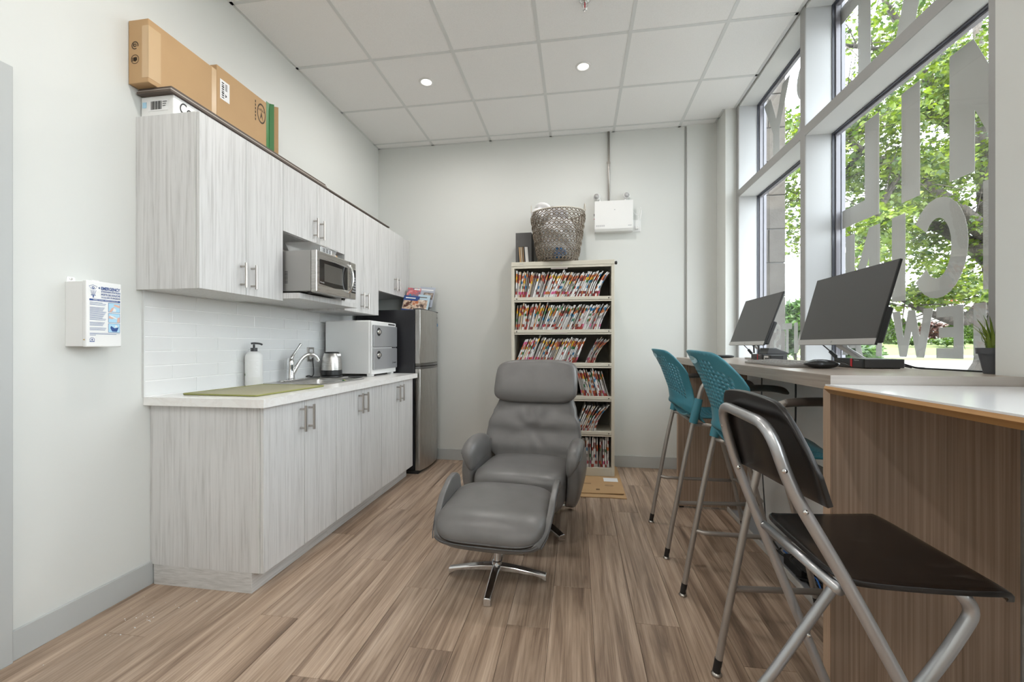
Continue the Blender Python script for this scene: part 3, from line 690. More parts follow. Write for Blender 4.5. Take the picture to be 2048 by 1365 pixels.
# towel warmer cabinet
tw = thing('towel_warmer', 'white two-door towel warmer cabinet on the worktop beside the kettle', 'appliance')
ty0, ty1, tz0, tz1, tx0, tx1 = 3.172, 3.636, 0.948, 1.380, -2.030, -1.640
obj('shell', MB().box(tx0, tx1, ty0, ty1, tz0, tz1), M['white_en'], tw, bevel=0.012, bseg=3)
obj('front_frame', MB().box(tx1 - 0.01, tx1 + 0.014, ty0 + 0.004, ty1 - 0.004, tz0 - 0.006, tz1 - 0.004), M['white_en'], tw, bevel=0.006, bseg=3)
for za, zb in ((tz0 + 0.032, tz0 + 0.206), (tz0 + 0.216, tz1 - 0.036)):
    d = obj('door', MB().box(tx1 + 0.0145, tx1 + 0.030, ty0 + 0.012, ty1 - 0.012, za, zb), mat('silver_door', (0.42, 0.425, 0.44), 0.32, 0.5), tw, bevel=0.006, bseg=3)
    cyy, czz = ty0 + 0.095, zb - 0.055
    obj('knob_recess', MB().lathe([(0.034, tx1 + 0.0302), (0.034, tx1 + 0.0312), (0.001, tx1 + 0.0312)], c=(0, cyy, czz), axis='x'), M['blackm'], d)
    k_ = MB(); k_.pillow((0.007, 0.034, 0.017), 2.6, 8, lambda x, y, z: (x + tx1 + 0.036, y + cyy, z + czz)); obj('knob', k_, M['chrome'], d, smooth=True)
box('display_strip', tx1 + 0.014, tx1 + 0.0155, ty1 - 0.16, ty1 - 0.03, tz1 - 0.026, tz1 - 0.014, M['dark_pl'], tw, 0)
box('hinge', tx1 + 0.0146, tx1 + 0.022, ty1 - 0.09, ty1 - 0.03, tz0 + 0.2075, tz0 + 0.2145, M['black'], tw, 0)
lg = MB(); lg.prism([(ty1 - 0.115, tz0 + 0.085), (ty1 - 0.109, tz0 + 0.068), (ty1 - 0.103, tz0 + 0.092), (ty1 - 0.108, tz0 + 0.078)], 'x', tx1 + 0.0301, tx1 + 0.0308)
for k in range(4): lg.box(tx1 + 0.0301, tx1 + 0.0307, ty1 - 0.092 + k * 0.014, ty1 - 0.083 + k * 0.014, tz0 + 0.074, tz0 + 0.084)
obj('brand_mark', lg, M['ink'], tw)
for fx, fy in ((tx1 - 0.02, ty0 + 0.05), (tx1 - 0.02, ty1 - 0.05), (tx0 + 0.04, ty0 + 0.05), (tx0 + 0.04, ty1 - 0.05)): box('foot', fx - 0.02, fx + 0.02, fy - 0.025, fy + 0.025, 0.9255, tz0, M['white_en'], tw, 0.003)

# kettle
kt = thing('kettle', 'brushed steel electric kettle with black base beside the sink', 'kettle', (-1.915, 3.083, 0.9255))
obj('power_base', MB().lathe([(0.078, 0), (0.080, 0.004), (0.080, 0.014), (0.072, 0.018)]), M['black'], kt, smooth=True)
obj('lower_band', MB().lathe([(0.074, 0.0182), (0.0775, 0.022), (0.0765, 0.058), (0.0755, 0.0585)], seg=32), M['black'], kt, autosmooth=40)
obj('body', MB().lathe([(0.0758, 0.0587), (0.0745, 0.10), (0.068, 0.15), (0.058, 0.186), (0.055, 0.190)], seg=36), M['steel'], kt, autosmooth=50)
obj('lid', MB().lathe([(0.0555, 0.1902), (0.054, 0.197), (0.045, 0.201), (0.001, 0.202)], seg=32), M['black'], kt, smooth=True)
spt = MB(); spt.prism([(0.052, -0.022), (0.052, 0.022), (0.078, 0.0)], 'z', 0.165, 0.189); obj('spout', spt, M['steel'], kt, bevel=0.004)
hd = MB(); hd.tube(smooth_path([(-0.020, 0.045, 0.188), (-0.035, 0.084, 0.180), (-0.041, 0.096, 0.130), (-0.036, 0.088, 0.075), (-0.028, 0.070, 0.050)], 5), 0.010, 10); obj('handle', hd, M['black'], kt, smooth=True)
cd = MB(); cd.tube(smooth_path([Vector(p) - Vector(kt.location) for p in [(-1.97, 3.01, 0.933), (-2.01, 2.97, 0.935), (-2.045, 2.95, 0.940), (-2.055, 3.0, 0.945), (-2.06, 3.04, 0.935), (-2.055, 3.06, 0.96), (-2.058, 3.05, 1.08)]], 6), 0.0035, 8); obj('cord', cd, M['black'], kt, smooth=True)
sw = thing('saucer', 'flat black dish on the worktop between kettle and towel warmer', 'dish', (-1.72, 3.095, 0.9255)); obj('dish', MB().lathe([(0.03, 0), (0.055, 0.005), (0.058, 0.008), (0.05, 0.006), (0.001, 0.003)]), M['black'], sw, smooth=True)
ou = thing('wall_outlet', 'steel outlet plate in the tiled backsplash behind the faucet', 'outlet', (0, 0, 0))
box('plate', XL + 0.0066, XL + 0.015, 3.005, 3.085, 1.052, 1.163, M['nickel'], ou, 0.002); box('socket', XL + 0.015, XL + 0.0175, 3.026, 3.064, 1.068, 1.147, M['white_pl'], ou, 0.002)
sl = MB()
for zz in (1.086, 1.126):
    for dy in (-0.008, 0.006): sl.box(XL + 0.0175, XL + 0.0180, 3.045 + dy, 3.048 + dy, zz, zz + 0.010)
obj('slots', sl, M['ink'], ou)
# soap pump
so = thing('soap_bottle', 'large white pump bottle with black pump on the worktop', 'bottle', (-2.012, 2.385, 0.9258))
obj('bottle', MB().lathe([(0.045, 0), (0.049, 0.006), (0.0495, 0.17), (0.047, 0.19), (0.036, 0.208), (0.019, 0.214)], seg=36), M['white_pl'], so, smooth=True)
obj('collar', MB().lathe([(0.0195, 0.2142), (0.0195, 0.236), (0.010, 0.2365)], seg=20), M['dark_pl'], so, autosmooth=40)
pm = MB(); pm.lathe([(0.0062, 0.2366), (0.0062, 0.258)], seg=12); pm.tube(smooth_path([(-0.014, -0.008, 0.263), (0.0, 0.0, 0.265), (0.03, 0.012, 0.262), (0.044, 0.018, 0.255)], 4), [0.006] * 13, 8); obj('pump', pm, M['dark_pl'], so, smooth=True)
def cyl_patch(r, a0, a1, z0, z1, n=8):
    return MB().grid(lambda u, v: (r * math.cos(math.radians(a0 + (a1 - a0) * u)), r * math.sin(math.radians(a0 + (a1 - a0) * u)), z0 + (z1 - z0) * v), n, 1)
obj('label', cyl_patch(0.0498, -85, -10, 0.055, 0.165), M['paper'], so)
lb = MB()
for k in range(11):
    g_ = cyl_patch(0.0500, -80, -20 - (k * 7) % 23, 0.062 + k * 0.009, 0.0635 + k * 0.009, 6); lb.add(g_.v, g_.f)
obj('label_print', lb, M['paper2'], so); obj('green_mark', cyl_patch(0.0498, -150, -118, 0.062, 0.076, 5), M['green_tape'], so)
# drying mat
dm = thing('drying_mat', 'sage green dish drying mat on the near end of the worktop', 'mat', (-1.755, 2.125, 0.9255), math.radians(-2))
obj('pad', MB().ring_loft([rrect(-.215, .215, -.265, .265, .01, 0.0), rrect(-.215, .215, -.265, .265, .01, .006)]), M['mat_green'], dm)
eb = MB(); eb.tube([(p[0], p[1], 0.0045) for p in rrect(-.215, .215, -.265, .265, .01, 0)], 0.0042, 6, closed=True); obj('piping', eb, mat('mat_edge', (0.27, 0.275, 0.09), 0.8), dm, smooth=True)

# fridge
fg = thing('fridge', 'small top-freezer fridge with steel doors and black sides in the corner', 'fridge')
fy0, fy1, fxb, fxf = 3.682, 4.168, -2.04, -1.468
obj('cabinet', MB().box(fxb, fxf, fy0, fy1, 0.032, 1.505), M['fridge_side'], fg, bevel=0.004)
def fdoor(z0, z1):
    n = 14; pts = [(fxf + 0.004, fy0 + 0.002)] + [(fxf + 0.052 + 0.030 * (1 - ((k / n) * 2 - 1) ** 2), fy0 + 0.002 + (fy1 - fy0 - 0.004) * k / n) for k in range(n + 1)] + [(fxf + 0.004, fy1 - 0.002)]
    return MB().prism(pts, 'z', z0, z1)
for z0, z1 in ((1.012, 1.508), (0.034, 0.962)):
    d = obj('door', fdoor(z0, z1), M['steel_v'], fg, bevel=0.003, autosmooth=30)
    n = 10; zc = z0 if z0 > 1 else z1; sgn = 1 if z0 > 1 else -1
    hb = MB()
    rings = []
    for k in range(n + 1):
        t = k / n; y = fy0 + 0.006 + (fy1 - fy0 - 0.012) * t; xx = fxf + 0.050 + 0.030 * (1 - (2 * t - 1) ** 2)
        dz = 0.012 + 0.022 * math.sin(PI * t)
        zt = zc + sgn * 0.0 ; za, zb = (zt - 0.022, zt - 0.0005 ) if sgn > 0 else (zt + 0.0005, zt + 0.022)
        rings.append([(xx - 0.045, y, za), (xx + 0.012 * math.sin(PI * t) + 0.004, y, za), (xx + 0.012 * math.sin(PI * t) + 0.004, y, zb), (xx - 0.045, y, zb)])
    hb.ring_loft(rings); obj('handle', hb, mat('dark_steel_grip', (0.16, 0.155, 0.15), 0.3, 0.8), d, autosmooth=40)
obj('top_cap', MB().box(fxf - 0.02, fxf + 0.06, fy0 + 0.004, fy1 - 0.004, 1.5085, 1.518), M['dark_pl'], fg, bevel=0.003)
box('kick_plate', fxb + 0.05, fxf + 0.03, fy0 + 0.01, fy1 - 0.01, 0.0, 0.031, M['blackm'], fg, 0.002)
obj('badge', MB().lathe([(0.010, fxf + 0.060), (0.010, fxf + 0.0635), (0.001, fxf + 0.0635)], c=(0, fy1 - 0.05, 1.455), axis='x'), M['dark_pl'], fg)
box('sticker', fxf + 0.059, fxf + 0.0605, fy1 - 0.032, fy1 - 0.018, 1.37, 1.40, mat('blue_sticker', (0.05, 0.3, 0.6), 0.4), fg, 0)
for fx in (fxf - 0.0, fxf + 0.03): pass
# brochure holder and magazines above the fridge
bh = thing('brochure_holder', 'clear tiered brochure holder standing on the fridge', 'holder', (-1.61, 4.075, 1.507))
for k in range(2):
    yk = -0.055 + 0.05 * k; zk = 0.03 + 0.065 * k
    obj('pocket', MB().prism([(yk, 0.0), (yk + 0.004, 0.0), (yk + 0.045, zk + 0.13), (yk + 0.041, zk + 0.13)], 'x', -0.13, 0.14), M['clear_pl'], bh)
wr_ = MB(); wr_.tube(fillet([(0.145, 0.05, 0.27), (0.145, 0.045, 0.05), (0.12, 0.03, 0.05), (0.12, 0.02, 0.0)], 0.008), 0.002, 6); wr_.tube(fillet([(-0.135, 0.05, 0.18), (-0.135, 0.045, 0.05), (-0.12, 0.02, 0.0)], 0.008), 0.002, 6); obj('wire', wr_, M['black'], bh, smooth=True)
def mag(label, x0, w, y, z, h, mats):
    o = thing('magazine', label, 'magazine', (x0, y, z))
    MM = Euler((math.radians(-17), math.radians(6), 0)).to_matrix().to_4x4()
    obj('cover', MB().box(0, w, 0, 0.006, 0, h, M=MM), mats[0], o)
    for nm, (a, b, c, d), m_ in mats[1]:
        obj(nm, MB().box(w * a, w * b, -0.0009, 0.0, h * c, h * d, M=MM), m_, o)
ph = []
for nm, cs in (('food_photo', [(0.10, 0.03, 0.02), (0.75, 0.60, 0.45), (0.5, 0.15, 0.06)]), ('people_photo', [(0.06, 0.035, 0.03), (0.55, 0.4, 0.3), (0.8, 0.75, 0.68)]), ('pink_photo', [(0.05, 0.22, 0.30), (0.55, 0.12, 0.13), (0.7, 0.3, 0.3)]), ('grey_photo', [(0.09, 0.08, 0.08), (0.3, 0.24, 0.2), (0.5, 0.42, 0.36)])):
    m = mat(nm, cs[0], 0.4); t = NT(m); n = t.noise(t.coords((1, 1, 1)), 26, 3); t.color(t.ramp(n.outputs['Fac'], [(0.38, cs[0]), (0.52, cs[1]), (0.66, cs[2])])); ph.append(m)
mag('blue magazine with a photo cover, front left of the holder above the fridge', -1.735, 0.165, 3.985, 1.509, 0.185, (M['blue'], [('photo', (0.02, 0.98, 0.22, 0.72), ph[0]), ('title', (0.12, 0.75, 0.84, 0.90), M['paper'])]))
mag('pale blue booklet with a group photo, front right of the holder above the fridge', -1.588, 0.125, 3.990, 1.509, 0.190, (mat('paleblue_cover', (0.45, 0.58, 0.66), 0.4), [('photo', (0.03, 0.86, 0.20, 0.70), ph[1]), ('title', (0.15, 0.75, 0.83, 0.87), M['ink_b'])]))
mag('magazine with a pink and teal cover at the back of the holder above the fridge', -1.725, 0.14, 4.045, 1.575, 0.205, (ph[2], [('title', (0.5, 0.95, 0.90, 0.97), M['paper'])]))
mag('grey magazine at the back right of the holder above the fridge', -1.60, 0.16, 4.058, 1.575, 0.215, (mat('grey_cover', (0.42, 0.45, 0.52), 0.4), [('photo', (0.3, 0.95, 0.38, 0.72), ph[3]), ('title', (0.1, 0.9, 0.82, 0.88), M['paper'])]))

# boxes on top of the wall cabinets
wbx = thing('white_carton', 'white carton with barcode label lying on top of the wall cabinets', 'box')
obj('carton', MB().box(XL + 0.006, -1.898, 1.742, 3.02, 2.2695, 2.372), M['white_pl'], wbx, bevel=0.004)
box('label', -2.035, -1.925, 1.7405, 1.7415, 2.300, 2.352, M['paper'], wbx, 0)
bc = MB()
for k in range(11): bc.box(-2.020 + k * 0.0055, -2.0175 + k * 0.0055 + (k % 3) * 0.0008, 1.7398, 1.7404, 2.306, 2.346)
for k in range(3): bc.box(-1.955, -1.932 - k * .004, 1.7398, 1.7404, 2.340 - k * 0.010, 2.343 - k * 0.010)
obj('barcode', bc, M['ink'], wbx); box('blue_mark', -2.068, -2.046, 1.7405, 1.7415, 2.318, 2.345, M['paleblue'], wbx, 0)
text('handwriting', 'Con', 0.06, M['ink'], wbx, (-1.8975, 1.775, 2.306), (0, 1, 0), (0, 0, 1), width=0.088, height=0.052, shear=0.25)
pk = ['upper plank of the short stack of floor planks above the cabinets', 'middle plank of the short stack of floor planks above the cabinets', 'long bottom floor plank lying along the top of the cabinets']
for k, (z, y1, x1) in enumerate(((2.3935, 2.965, -1.893), (2.3835, 2.975, -1.889), (2.3732, 4.06, -1.886))):
    o = thing('floor_plank', pk[k], 'plank'); 
    box('core', XL + 0.012, x1, 1.728 - 0.006 * k, y1, z, z + 0.0062, M['plank_edge2'] if k == 1 else M['plank_edge'], o, 0); box('wear_layer', XL + 0.012, x1, 1.728 - 0.006 * k, y1, z + 0.0063, z + 0.0092, M['plank_edge'] , o, 0)
def carton(label, x0, x1, y0, y1, z0, z1):
    b = thing('cardboard_box', label, 'box', (0, 0, 0)); obj('carton', MB().box(x0, x1, y0, y1, z0, z1), M['card'], b, bevel=0.003); return b
b1 = carton('brown cardboard box with taped edge at the near end on top of the cabinets', XL + 0.003, -1.971, 1.686, 2.060, 2.4035, 2.700)
tp = MB(); tp.box(-2.005, -1.9703, 1.6852, 1.6862, 2.425, 2.668); tp.box(-1.9712, -1.9702, 1.6852, 1.745, 2.425, 2.668); obj('tape', tp, M['card_tape'], b1)
box('end_tape', -1.9712, -1.9702, 2.030, 2.0605, 2.4035, 2.700, M['card_tape'], b1, 0)
def ring_mark(mb, cx, y, cz, r0, r1, n=20, ry=1.0, axis='y', a0=0, a1=360):
    P = []
    for k in range(n):
        A = math.radians(a0 + (a1 - a0) * k / n); B = math.radians(a0 + (a1 - a0) * (k + 1) / n)
        q = [(cx + r * math.cos(t), cz + r * math.sin(t) * ry) for r, t in ((r0, A), (r1, A), (r1, B), (r0, B))]
        vs = [((p[0], y, p[1]) if axis == 'y' else ((y, p[0], p[1]) if axis == 'x' else (p[0], p[1], y))) for p in q]
        mb.add(vs, [(0, 1, 2, 3)])
mk = MB(); ring_mark(mk, -2.043, 1.6852, 2.580, 0.014, 0.019, a0=-20, a1=300); ring_mark(mk, -2.043, 1.6852, 2.580, 0.004, 0.0085); mk.box(-2.0535, -2.049, 1.6852, 1.6856, 2.576, 2.590)
ring_mark(mk, -2.043, 1.6852, 2.515, 0.019, 0.022); ring_mark(mk, -2.043, 1.6852, 2.515, 0.0, 0.012, n=5)
for k in range(4): mk.box(-2.06 + k * 0.008, -2.056 + k * 0.008, 1.6852, 1.6856, 2.505 + (k % 2) * .004, 2.524)
obj('printed_marks', mk, M['ink_b'], b1)
b2 = carton('brown cardboard box with a shipping label and open flap on top of the cabinets', XL + 0.003, -1.971, 2.064, 2.470, 2.4035, 2.735)
box('shipping_label', -1.9711, -1.9700, 2.085, 2.150, 2.560, 2.670, M['paper'], b2, 0)
bc = MB()
for k in range(8): bc.box(-1.9699, -1.9694, 2.096 + (k % 2) * 0.0, 2.112, 2.570 + k * 0.0115, 2.575 + k * 0.0115 + (k % 3) * .0015)
for k in range(5): bc.box(-1.9699, -1.9694, 2.120, 2.134, 2.620 + k * 0.008, 2.624 + k * 0.008)
bc.prism([(2.121, 2.580), (2.132, 2.590), (2.121, 2.600)], 'x', -1.9699, -1.9694); obj('label_print', bc, M['ink'], b2)
mk = MB(); ring_mark(mk, 2.398, -1.9704, 2.640, 0.030, 0.036, 28, 1.75, 'x'); mk.prism([(2.385, 2.600), (2.398, 2.655), (2.411, 2.600), (2.398, 2.622)], 'x', -1.9706, -1.9702)
for k in range(5): mk.box(-1.9706, -1.9702, 2.374 + k * .011, 2.379 + k * .011, 2.655, 2.672 - abs(k - 2) * .004)
for k in range(6): mk.box(-1.9706, -1.9702, 2.345, 2.352, 2.575 + k * 0.022, 2.590 + k * 0.022)
obj('printed_mark', mk, M['ink_b'], b2)
fl = MB(); fl.prism([(-1.972, 2.471), (-1.930, 2.498), (-1.932, 2.502), (-1.974, 2.475)], 'z', 2.405, 2.733); obj('flap', fl, M['card'], b2)
fl = MB(); fl.prism([(-1.9705, 2.440), (-1.9700, 2.4695), (-1.9495, 2.4845), (-1.9502, 2.4855), (-1.9712, 2.4712), (-1.9715, 2.440)], 'z', 2.408, 2.745); obj('green_tape', fl, M['green_tape'], b2)

# eyewash cabinet on the left wall
ew = thing('eyewash_station', 'white emergency eyewash wall cabinet with blue printed instructions', 'first aid box')
ex0, ex1, ey0, ey1, ez0, ez1 = XL, -1.996, 1.440, 1.570, 1.172, 1.440
obj('body', MB().box(ex0, ex1, ey0, ey1, ez0, ez1), M['white_en'], ew, bevel=0.002)
lid = obj('lid', MB().box(ex1 + 0.0005, -1.977, ey0 - 0.002, ey1 + 0.004, ez0 - 0.002, ez1 + 0.004), M['white_en'], ew, bevel=0.004, bseg=3)
for yy in (1.444, 1.535):
    tb_ = obj('mounting_tab', MB().ring_loft([[(x, yy + p[0], ez1 + p[1]) for p in ((0, 0), (0.030, 0), (0.030, 0.018), (0.026, 0.022), (0.004, 0.022), (0, 0.018))] for x in (ex0, ex0 + 0.002)]), M['white_en'], ew)
    obj('screw', MB().lathe([(0.005, ex0 + 0.002), (0.005, ex0 + 0.004), (0.001, ex0 + 0.0045)], c=(0, yy + 0.015, ez1 + 0.013), axis='x', seg=12), M['nickel'], tb_)
obj('latch', MB().lathe([(0.0022, 0), (0.0022, 0.004)], c=(-1.985, ey0 - 0.005, ez0 + 0.028), axis='y', seg=10), mat('brass', (0.6, 0.4, 0.12), 0.3, 1.0), ew)
XF = -1.9768; U = lambda u: ey0 + 0.006 + u * 0.124; V = lambda v: ez0 + v * 0.268     # label coordinates, u right, v up
def tx(s_, u, v, w, h, m_=None, bold=0.0): text('print', s_, 0.02, m_ or M['blue'], ew, (XF, U(u), V(v)), (0, 1, 0), (0, 0, 1), width=w * 0.124, height=h * 0.268, bold=bold)
tx('EMERGENCY', 0.38, 0.885, 0.60, 0.052, bold=0.0008); tx('EYEWASH STATION', 0.38, 0.845, 0.60, 0.030, bold=0.0006); tx('POSTE DE DOUCHE', 0.38, 0.797, 0.60, 0.034, bold=0.0006); tx("OCULAIRE D'URGENCE", 0.38, 0.757, 0.60, 0.027, bold=0.0005)
pr = MB()
def pb(u0, u1, v0, v1, d=0.0004): pr.box(XF, XF + d, U(u0), U(u1), V(v0), V(v1))
pb(0.03, 0.98, 0.708, 0.738)
rows_ = [0.680, 0.662, 0.644, 0.604, 0.588, 0.572, 0.556, 0.540, 0.524, 0.508, 0.492, 0.476, 0.460, 0.444, 0.428, 0.412, 0.372, 0.356, 0.340, 0.324, 0.286, 0.270, 0.252]
for k, v in enumerate(rows_): pb(0.04, 0.42 + ((k * 37) % 13) / 100, v, v + 0.0055)
for k, v in enumerate((0.205, 0.189, 0.173)): pb(0.04, (0.97, 0.86, 0.22)[k], v, v + 0.0055)
ring_mark(pr, U(0.11), XF + 0.0003, V(0.105), 0.0075, 0.0092, 20, 1, 'x'); pb(0.035, 0.185, 0.072, 0.082); pb(0.102, 0.118, 0.086, 0.124); pb(0.08, 0.14, 0.1, 0.108)
pb(0.295, 0.355, 0.908, 0.918); pb(0.316, 0.334, 0.897, 0.929)
ring_mark(pr, U(0.14), XF + 0.0003, V(0.91), 0.0025, 0.005, 16, 1, 'x')
for q in ((0.02, 0.93, 0.14, 0.95), (0.14, 0.95, 0.26, 0.93), (0.02, 0.93, 0.06, 0.90), (0.06, 0.90, 0.14, 0.885), (0.14, 0.885, 0.22, 0.90), (0.22, 0.90, 0.26, 0.93)):
    a = (U(q[0]), V(q[1])); b = (U(q[2]), V(q[3])); pr.add([(XF + .0003, a[0], a[1] - .0008), (XF + .0003, b[0], b[1] - .0008), (XF + .0003, b[0], b[1] + .0008), (XF + .0003, a[0], a[1] + .0008)], [(0, 1, 2, 3)])
for k in range(6):
    a = 0.05 + k * 0.036; b = 0.10 + k * 0.016
    pr.add([(XF + .0003, U(a), V(0.872)), (XF + .0003, U(a + .008), V(0.872)), (XF + .0003, U(b + .008), V(0.800)), (XF + .0003, U(b), V(0.800))], [(0, 1, 2, 3)])
pb(0.075, 0.215, 0.788, 0.799); pb(0.128, 0.160, 0.755, 0.789)
obj('blue_print', pr, M['blue'], ew)
tx('DIRECTIONS / MODE D\'EMPLOI', 0.14, 0.714, 0.76, 0.018, M['paper'])
for k, (va, vb_) in enumerate(((0.545, 0.695), (0.380, 0.530), (0.222, 0.366))):
    box('picture_panel', XF, XF + 0.0003, U(0.60), U(0.975), V(va), V(vb_), M['ink'] if k == 9 else M['blue'], ew, 0)
    box('picture', XF, XF + 0.0006, U(0.61), U(0.965), V(va + 0.005), V(vb_ - 0.005), M['paleblue'], ew, 0)
    pm = MB(); D = XF + 0.0009
    poly = lambda mbx, pts: mbx.add([(D, U(p[0]), V(va + (vb_ - va) * p[1])) for p in pts], [tuple(range(len(pts)))])
    if k == 0: poly(pm, [(0.62, .04), (.70, .04), (.80, .45), (.77, .58), (.70, .45)]); poly(pm, [(.76, .72), (.962, .5), (.962, .78), (.80, .88)])
    if k == 1: poly(pm, [(0.615, .45), (.72, .40), (.84, .55), (.80, .68), (.615, .70)]); poly(pm, [(.87, .06), (.962, .06), (.962, .62), (.89, .55)])
    if k == 2: poly(pm, [(.80, .62), (.90, .58), (.87, .80), (.83, .86)])
    obj('picture_hand', pm, M['skin'] if k < 2 else M['paper'], ew)
    pm = MB(); D = XF + 0.0011
    if k == 0: poly(pm, [(.74, .10), (.83, .08), (.85, .30), (.80, .46), (.76, .44)])
    if k == 1: poly(pm, [(.64, .82), (.66, .66), (.84, .40), (.90, .42), (.80, .62)])
    if k == 2: poly(pm, [(.68, .74), (.66, .50), (.72, .12), (.87, .10), (.93, .62), (.80, .48)])
    obj('picture_shape', pm, M['paper'] if k < 2 else M['blue'], ew)
# ------------------------------------------------------------------ recliner and footstool
def star_leg(mb, ang, r0, r1, h0, h1, w0, w1):
    # one tapering arm of a star base, arched towards its tip
    ca, sa = math.cos(ang), math.sin(ang); rings = []
    n = 8
    for k in range(n + 1):
        t = k / n; r = r0 + (r1 - r0) * t; top = h0 + (h1 - h0) * t ** 1.3; w = (w0 + (w1 - w0) * t) / 2
        th = 0.030 - 0.014 * t if t < 0.86 else top - 0.001 if t > 0.9 else 0.020
        bot = max(0.001, top - th) if t < 0.88 else 0.001
        prof = [(-w, bot), (w, bot), (w, top - 0.005), (w * 0.72, top), (-w * 0.72, top), (-w, top - 0.005)]
        rings.append([(r * ca - p[0] * sa, r * sa + p[0] * ca, p[1]) for p in prof])
    mb.ring_loft(rings)
def piping(name, pts, r, m_, parent, closed=False): return obj(name, MB().tube(pts, r, 6, closed=closed), m_, parent, smooth=True)

rc = thing('recliner', 'grey leather swivel recliner with headrest facing the camera', 'armchair', (-0.324, 2.834, 0), math.radians(-5.5))
for k in range(4):
    mb = MB(); star_leg(mb, math.radians(45 + 90 * k), 0.02, 0.372, 0.085, 0.042, 0.060, 0.044); obj('base_leg', mb, M['alu'], rc, bevel=0.003)
obj('column', MB().lathe([(0.042, 0.050), (0.042, 0.105), (0.030, 0.108), (0.030, 0.23)], seg=24), M['alu'], rc, autosmooth=40)
obj('seat_pan', MB().pillow((0.25, 0.25, 0.05), 6, 6, lambda x, y, z: (x, y - 0.05, z + 0.245)), M['leather_d'], rc, smooth=True)
# seat cushion, rounded at the front (waterfall)
def seat_fn(x, y, z):
    yy = y - 0.115
    f = max(0.0, (-yy - 0.22) / 0.16)
    zz = z * (1 + 0.15 * f) + 0.325 + 0.014 * math.cos(min(1, abs(x) / 0.28) * PI / 2) - 0.030 * f * f
    if z < 0: zz -= 0.03 * f
    zz += 0.02 * max(0, (0.0 - yy)) * 0.5
    return (x * (1 - 0.035 * max(0, yy + 0.1)), yy, zz)
obj('seat_cushion', MB().pillow((0.286, 0.275, 0.092), 5.5, 16, seat_fn), M['leather'], rc, smooth=True)
# backrest: waisted outline, leaning back, tufted dimple in the middle
def interp(tab, z):
    if z <= tab[0][0]: return tab[0][1]
    for (a, va), (b, vb) in zip(tab, tab[1:]):
        if z <= b:
            t = (z - a) / (b - a); t = t * t * (3 - 2 * t); return va + (vb - va) * t
    return tab[-1][1]
wtab = [(0.30, 0.215), (0.38, 0.255), (0.47, 0.318), (0.545, 0.338), (0.62, 0.328), (0.70, 0.300), (0.785, 0.276), (0.86, 0.268)]
ytab = [(0.30, 0.115), (0.45, 0.150), (0.60, 0.205), (0.80, 0.285), (1.10, 0.375)]
def back_fn(x, y, z):
    zz = 0.60 + z; w = interp(wtab, zz); u = x / 0.30
    fold = 0.0
    if y < 0:
        dx, dz = x - 0.005, zz - 0.585; r = math.hypot(dx, dz * 1.1)
        fold += 0.022 * math.exp(-(r / 0.035) ** 2)
        a = math.atan2(dz, dx)
        fold += 0.0045 * math.cos(a * 7 + 0.6) * math.exp(-((r - 0.11) / 0.07) ** 2)
        fold += 0.010 * math.exp(-(abs(dx) / 0.014) ** 2) * max(0, min(1, (0.58 - zz) / 0.12))
        fold -= 0.012 * (1 - min(1, abs(u)) ** 2)
    return (u * w, interp(ytab, zz) + y + fold - 0.030 * abs(u) ** 3 * (1 if zz < 0.72 else 0.4), zz)
obj('backrest', MB().pillow((0.30, 0.062, 0.285), 6.0, 26, back_fn), M['leather'], rc, smooth=True)
def head_fn(x, y, z):
    zz = 0.918 + z; u = abs(x) / 0.30
    return (x * (1 - 0.04 * max(0, z / 0.15) ** 2), interp(ytab, zz) - 0.035 + y * (1 + 0.06 * math.cos(u * PI / 2)) - 0.02 * u ** 2 + 0.0022 * math.sin(x * 60 + z * 25) * (u ** 4), zz - 0.016 * u ** 3 * (z / 0.153))
obj('headrest', MB().pillow((0.300, 0.078, 0.153), 6.5, 22, head_fn), M['leather'], rc, smooth=True)
obj('headrest_bar', MB().box(-0.14, 0.14, 0.33, 0.35, 0.70, 1.0), M['leather_d'], rc, bevel=0.01)
for sg in (-1, 1):
    # padded arm: wing-shaped section flaring outwards, curling down at the front
    prof = [(.286, .405), (.280, .47), (.283, .535), (.298, .572), (.330, .586), (.362, .576), (.380, .550), (.374, .515), (.345, .462), (.314, .410)]
    cx_, cz_ = .325, .505
    rings = []; edge = []
    for yy, k, dz in ((.150, .45, -.045), (.130, .74, -.040), (.06, .92, -.018), (-.04, 1.0, 0), (-.14, 1.02, .002), (-.215, 1.02, -.008), (-.265, .98, -.022), (-.295, .84, -.034), (-.312, .58, -.042), (-.318, .25, -.046)):
        ring = [(sg * (cx_ + (p[0] - cx_) * k), yy, cz_ + (p[1] - cz_) * k + dz) for p in prof]
        edge.append(ring[6]); rings.append(ring if sg < 0 else ring[::-1])
    obj('arm_pad', MB().ring_loft(rings), M['leather'], rc, smooth=True, subsurf=2)
    # outer side shell
    def side_fn(x, y, z, sg=sg):
        zz = 0.355 + z; t = (zz - 0.19) / 0.33; yy = y - 0.03
        yy = yy * (0.86 + 0.16 * t) - 0.012 * (1 - t)
        return (sg * (0.300 + x * (1 - 0.35 * max(0, t - 0.6)) + 0.024 * math.sin(max(0, min(1, t)) * PI) + 0.016 * t), yy, zz)
    mb = MB().pillow((0.046, 0.285, 0.170), 4.6, 16, side_fn)
    if sg < 0: mb.f = [f[::-1] for f in mb.f]
    obj('side_panel', mb, M['leather'], rc, smooth=True)
    piping('arm_seam', smooth_path([(e[0] - sg * 0.004, e[1], e[2] - 0.012) for e in edge[2:8]], 4), 0.0026, M['leather_d'], rc)

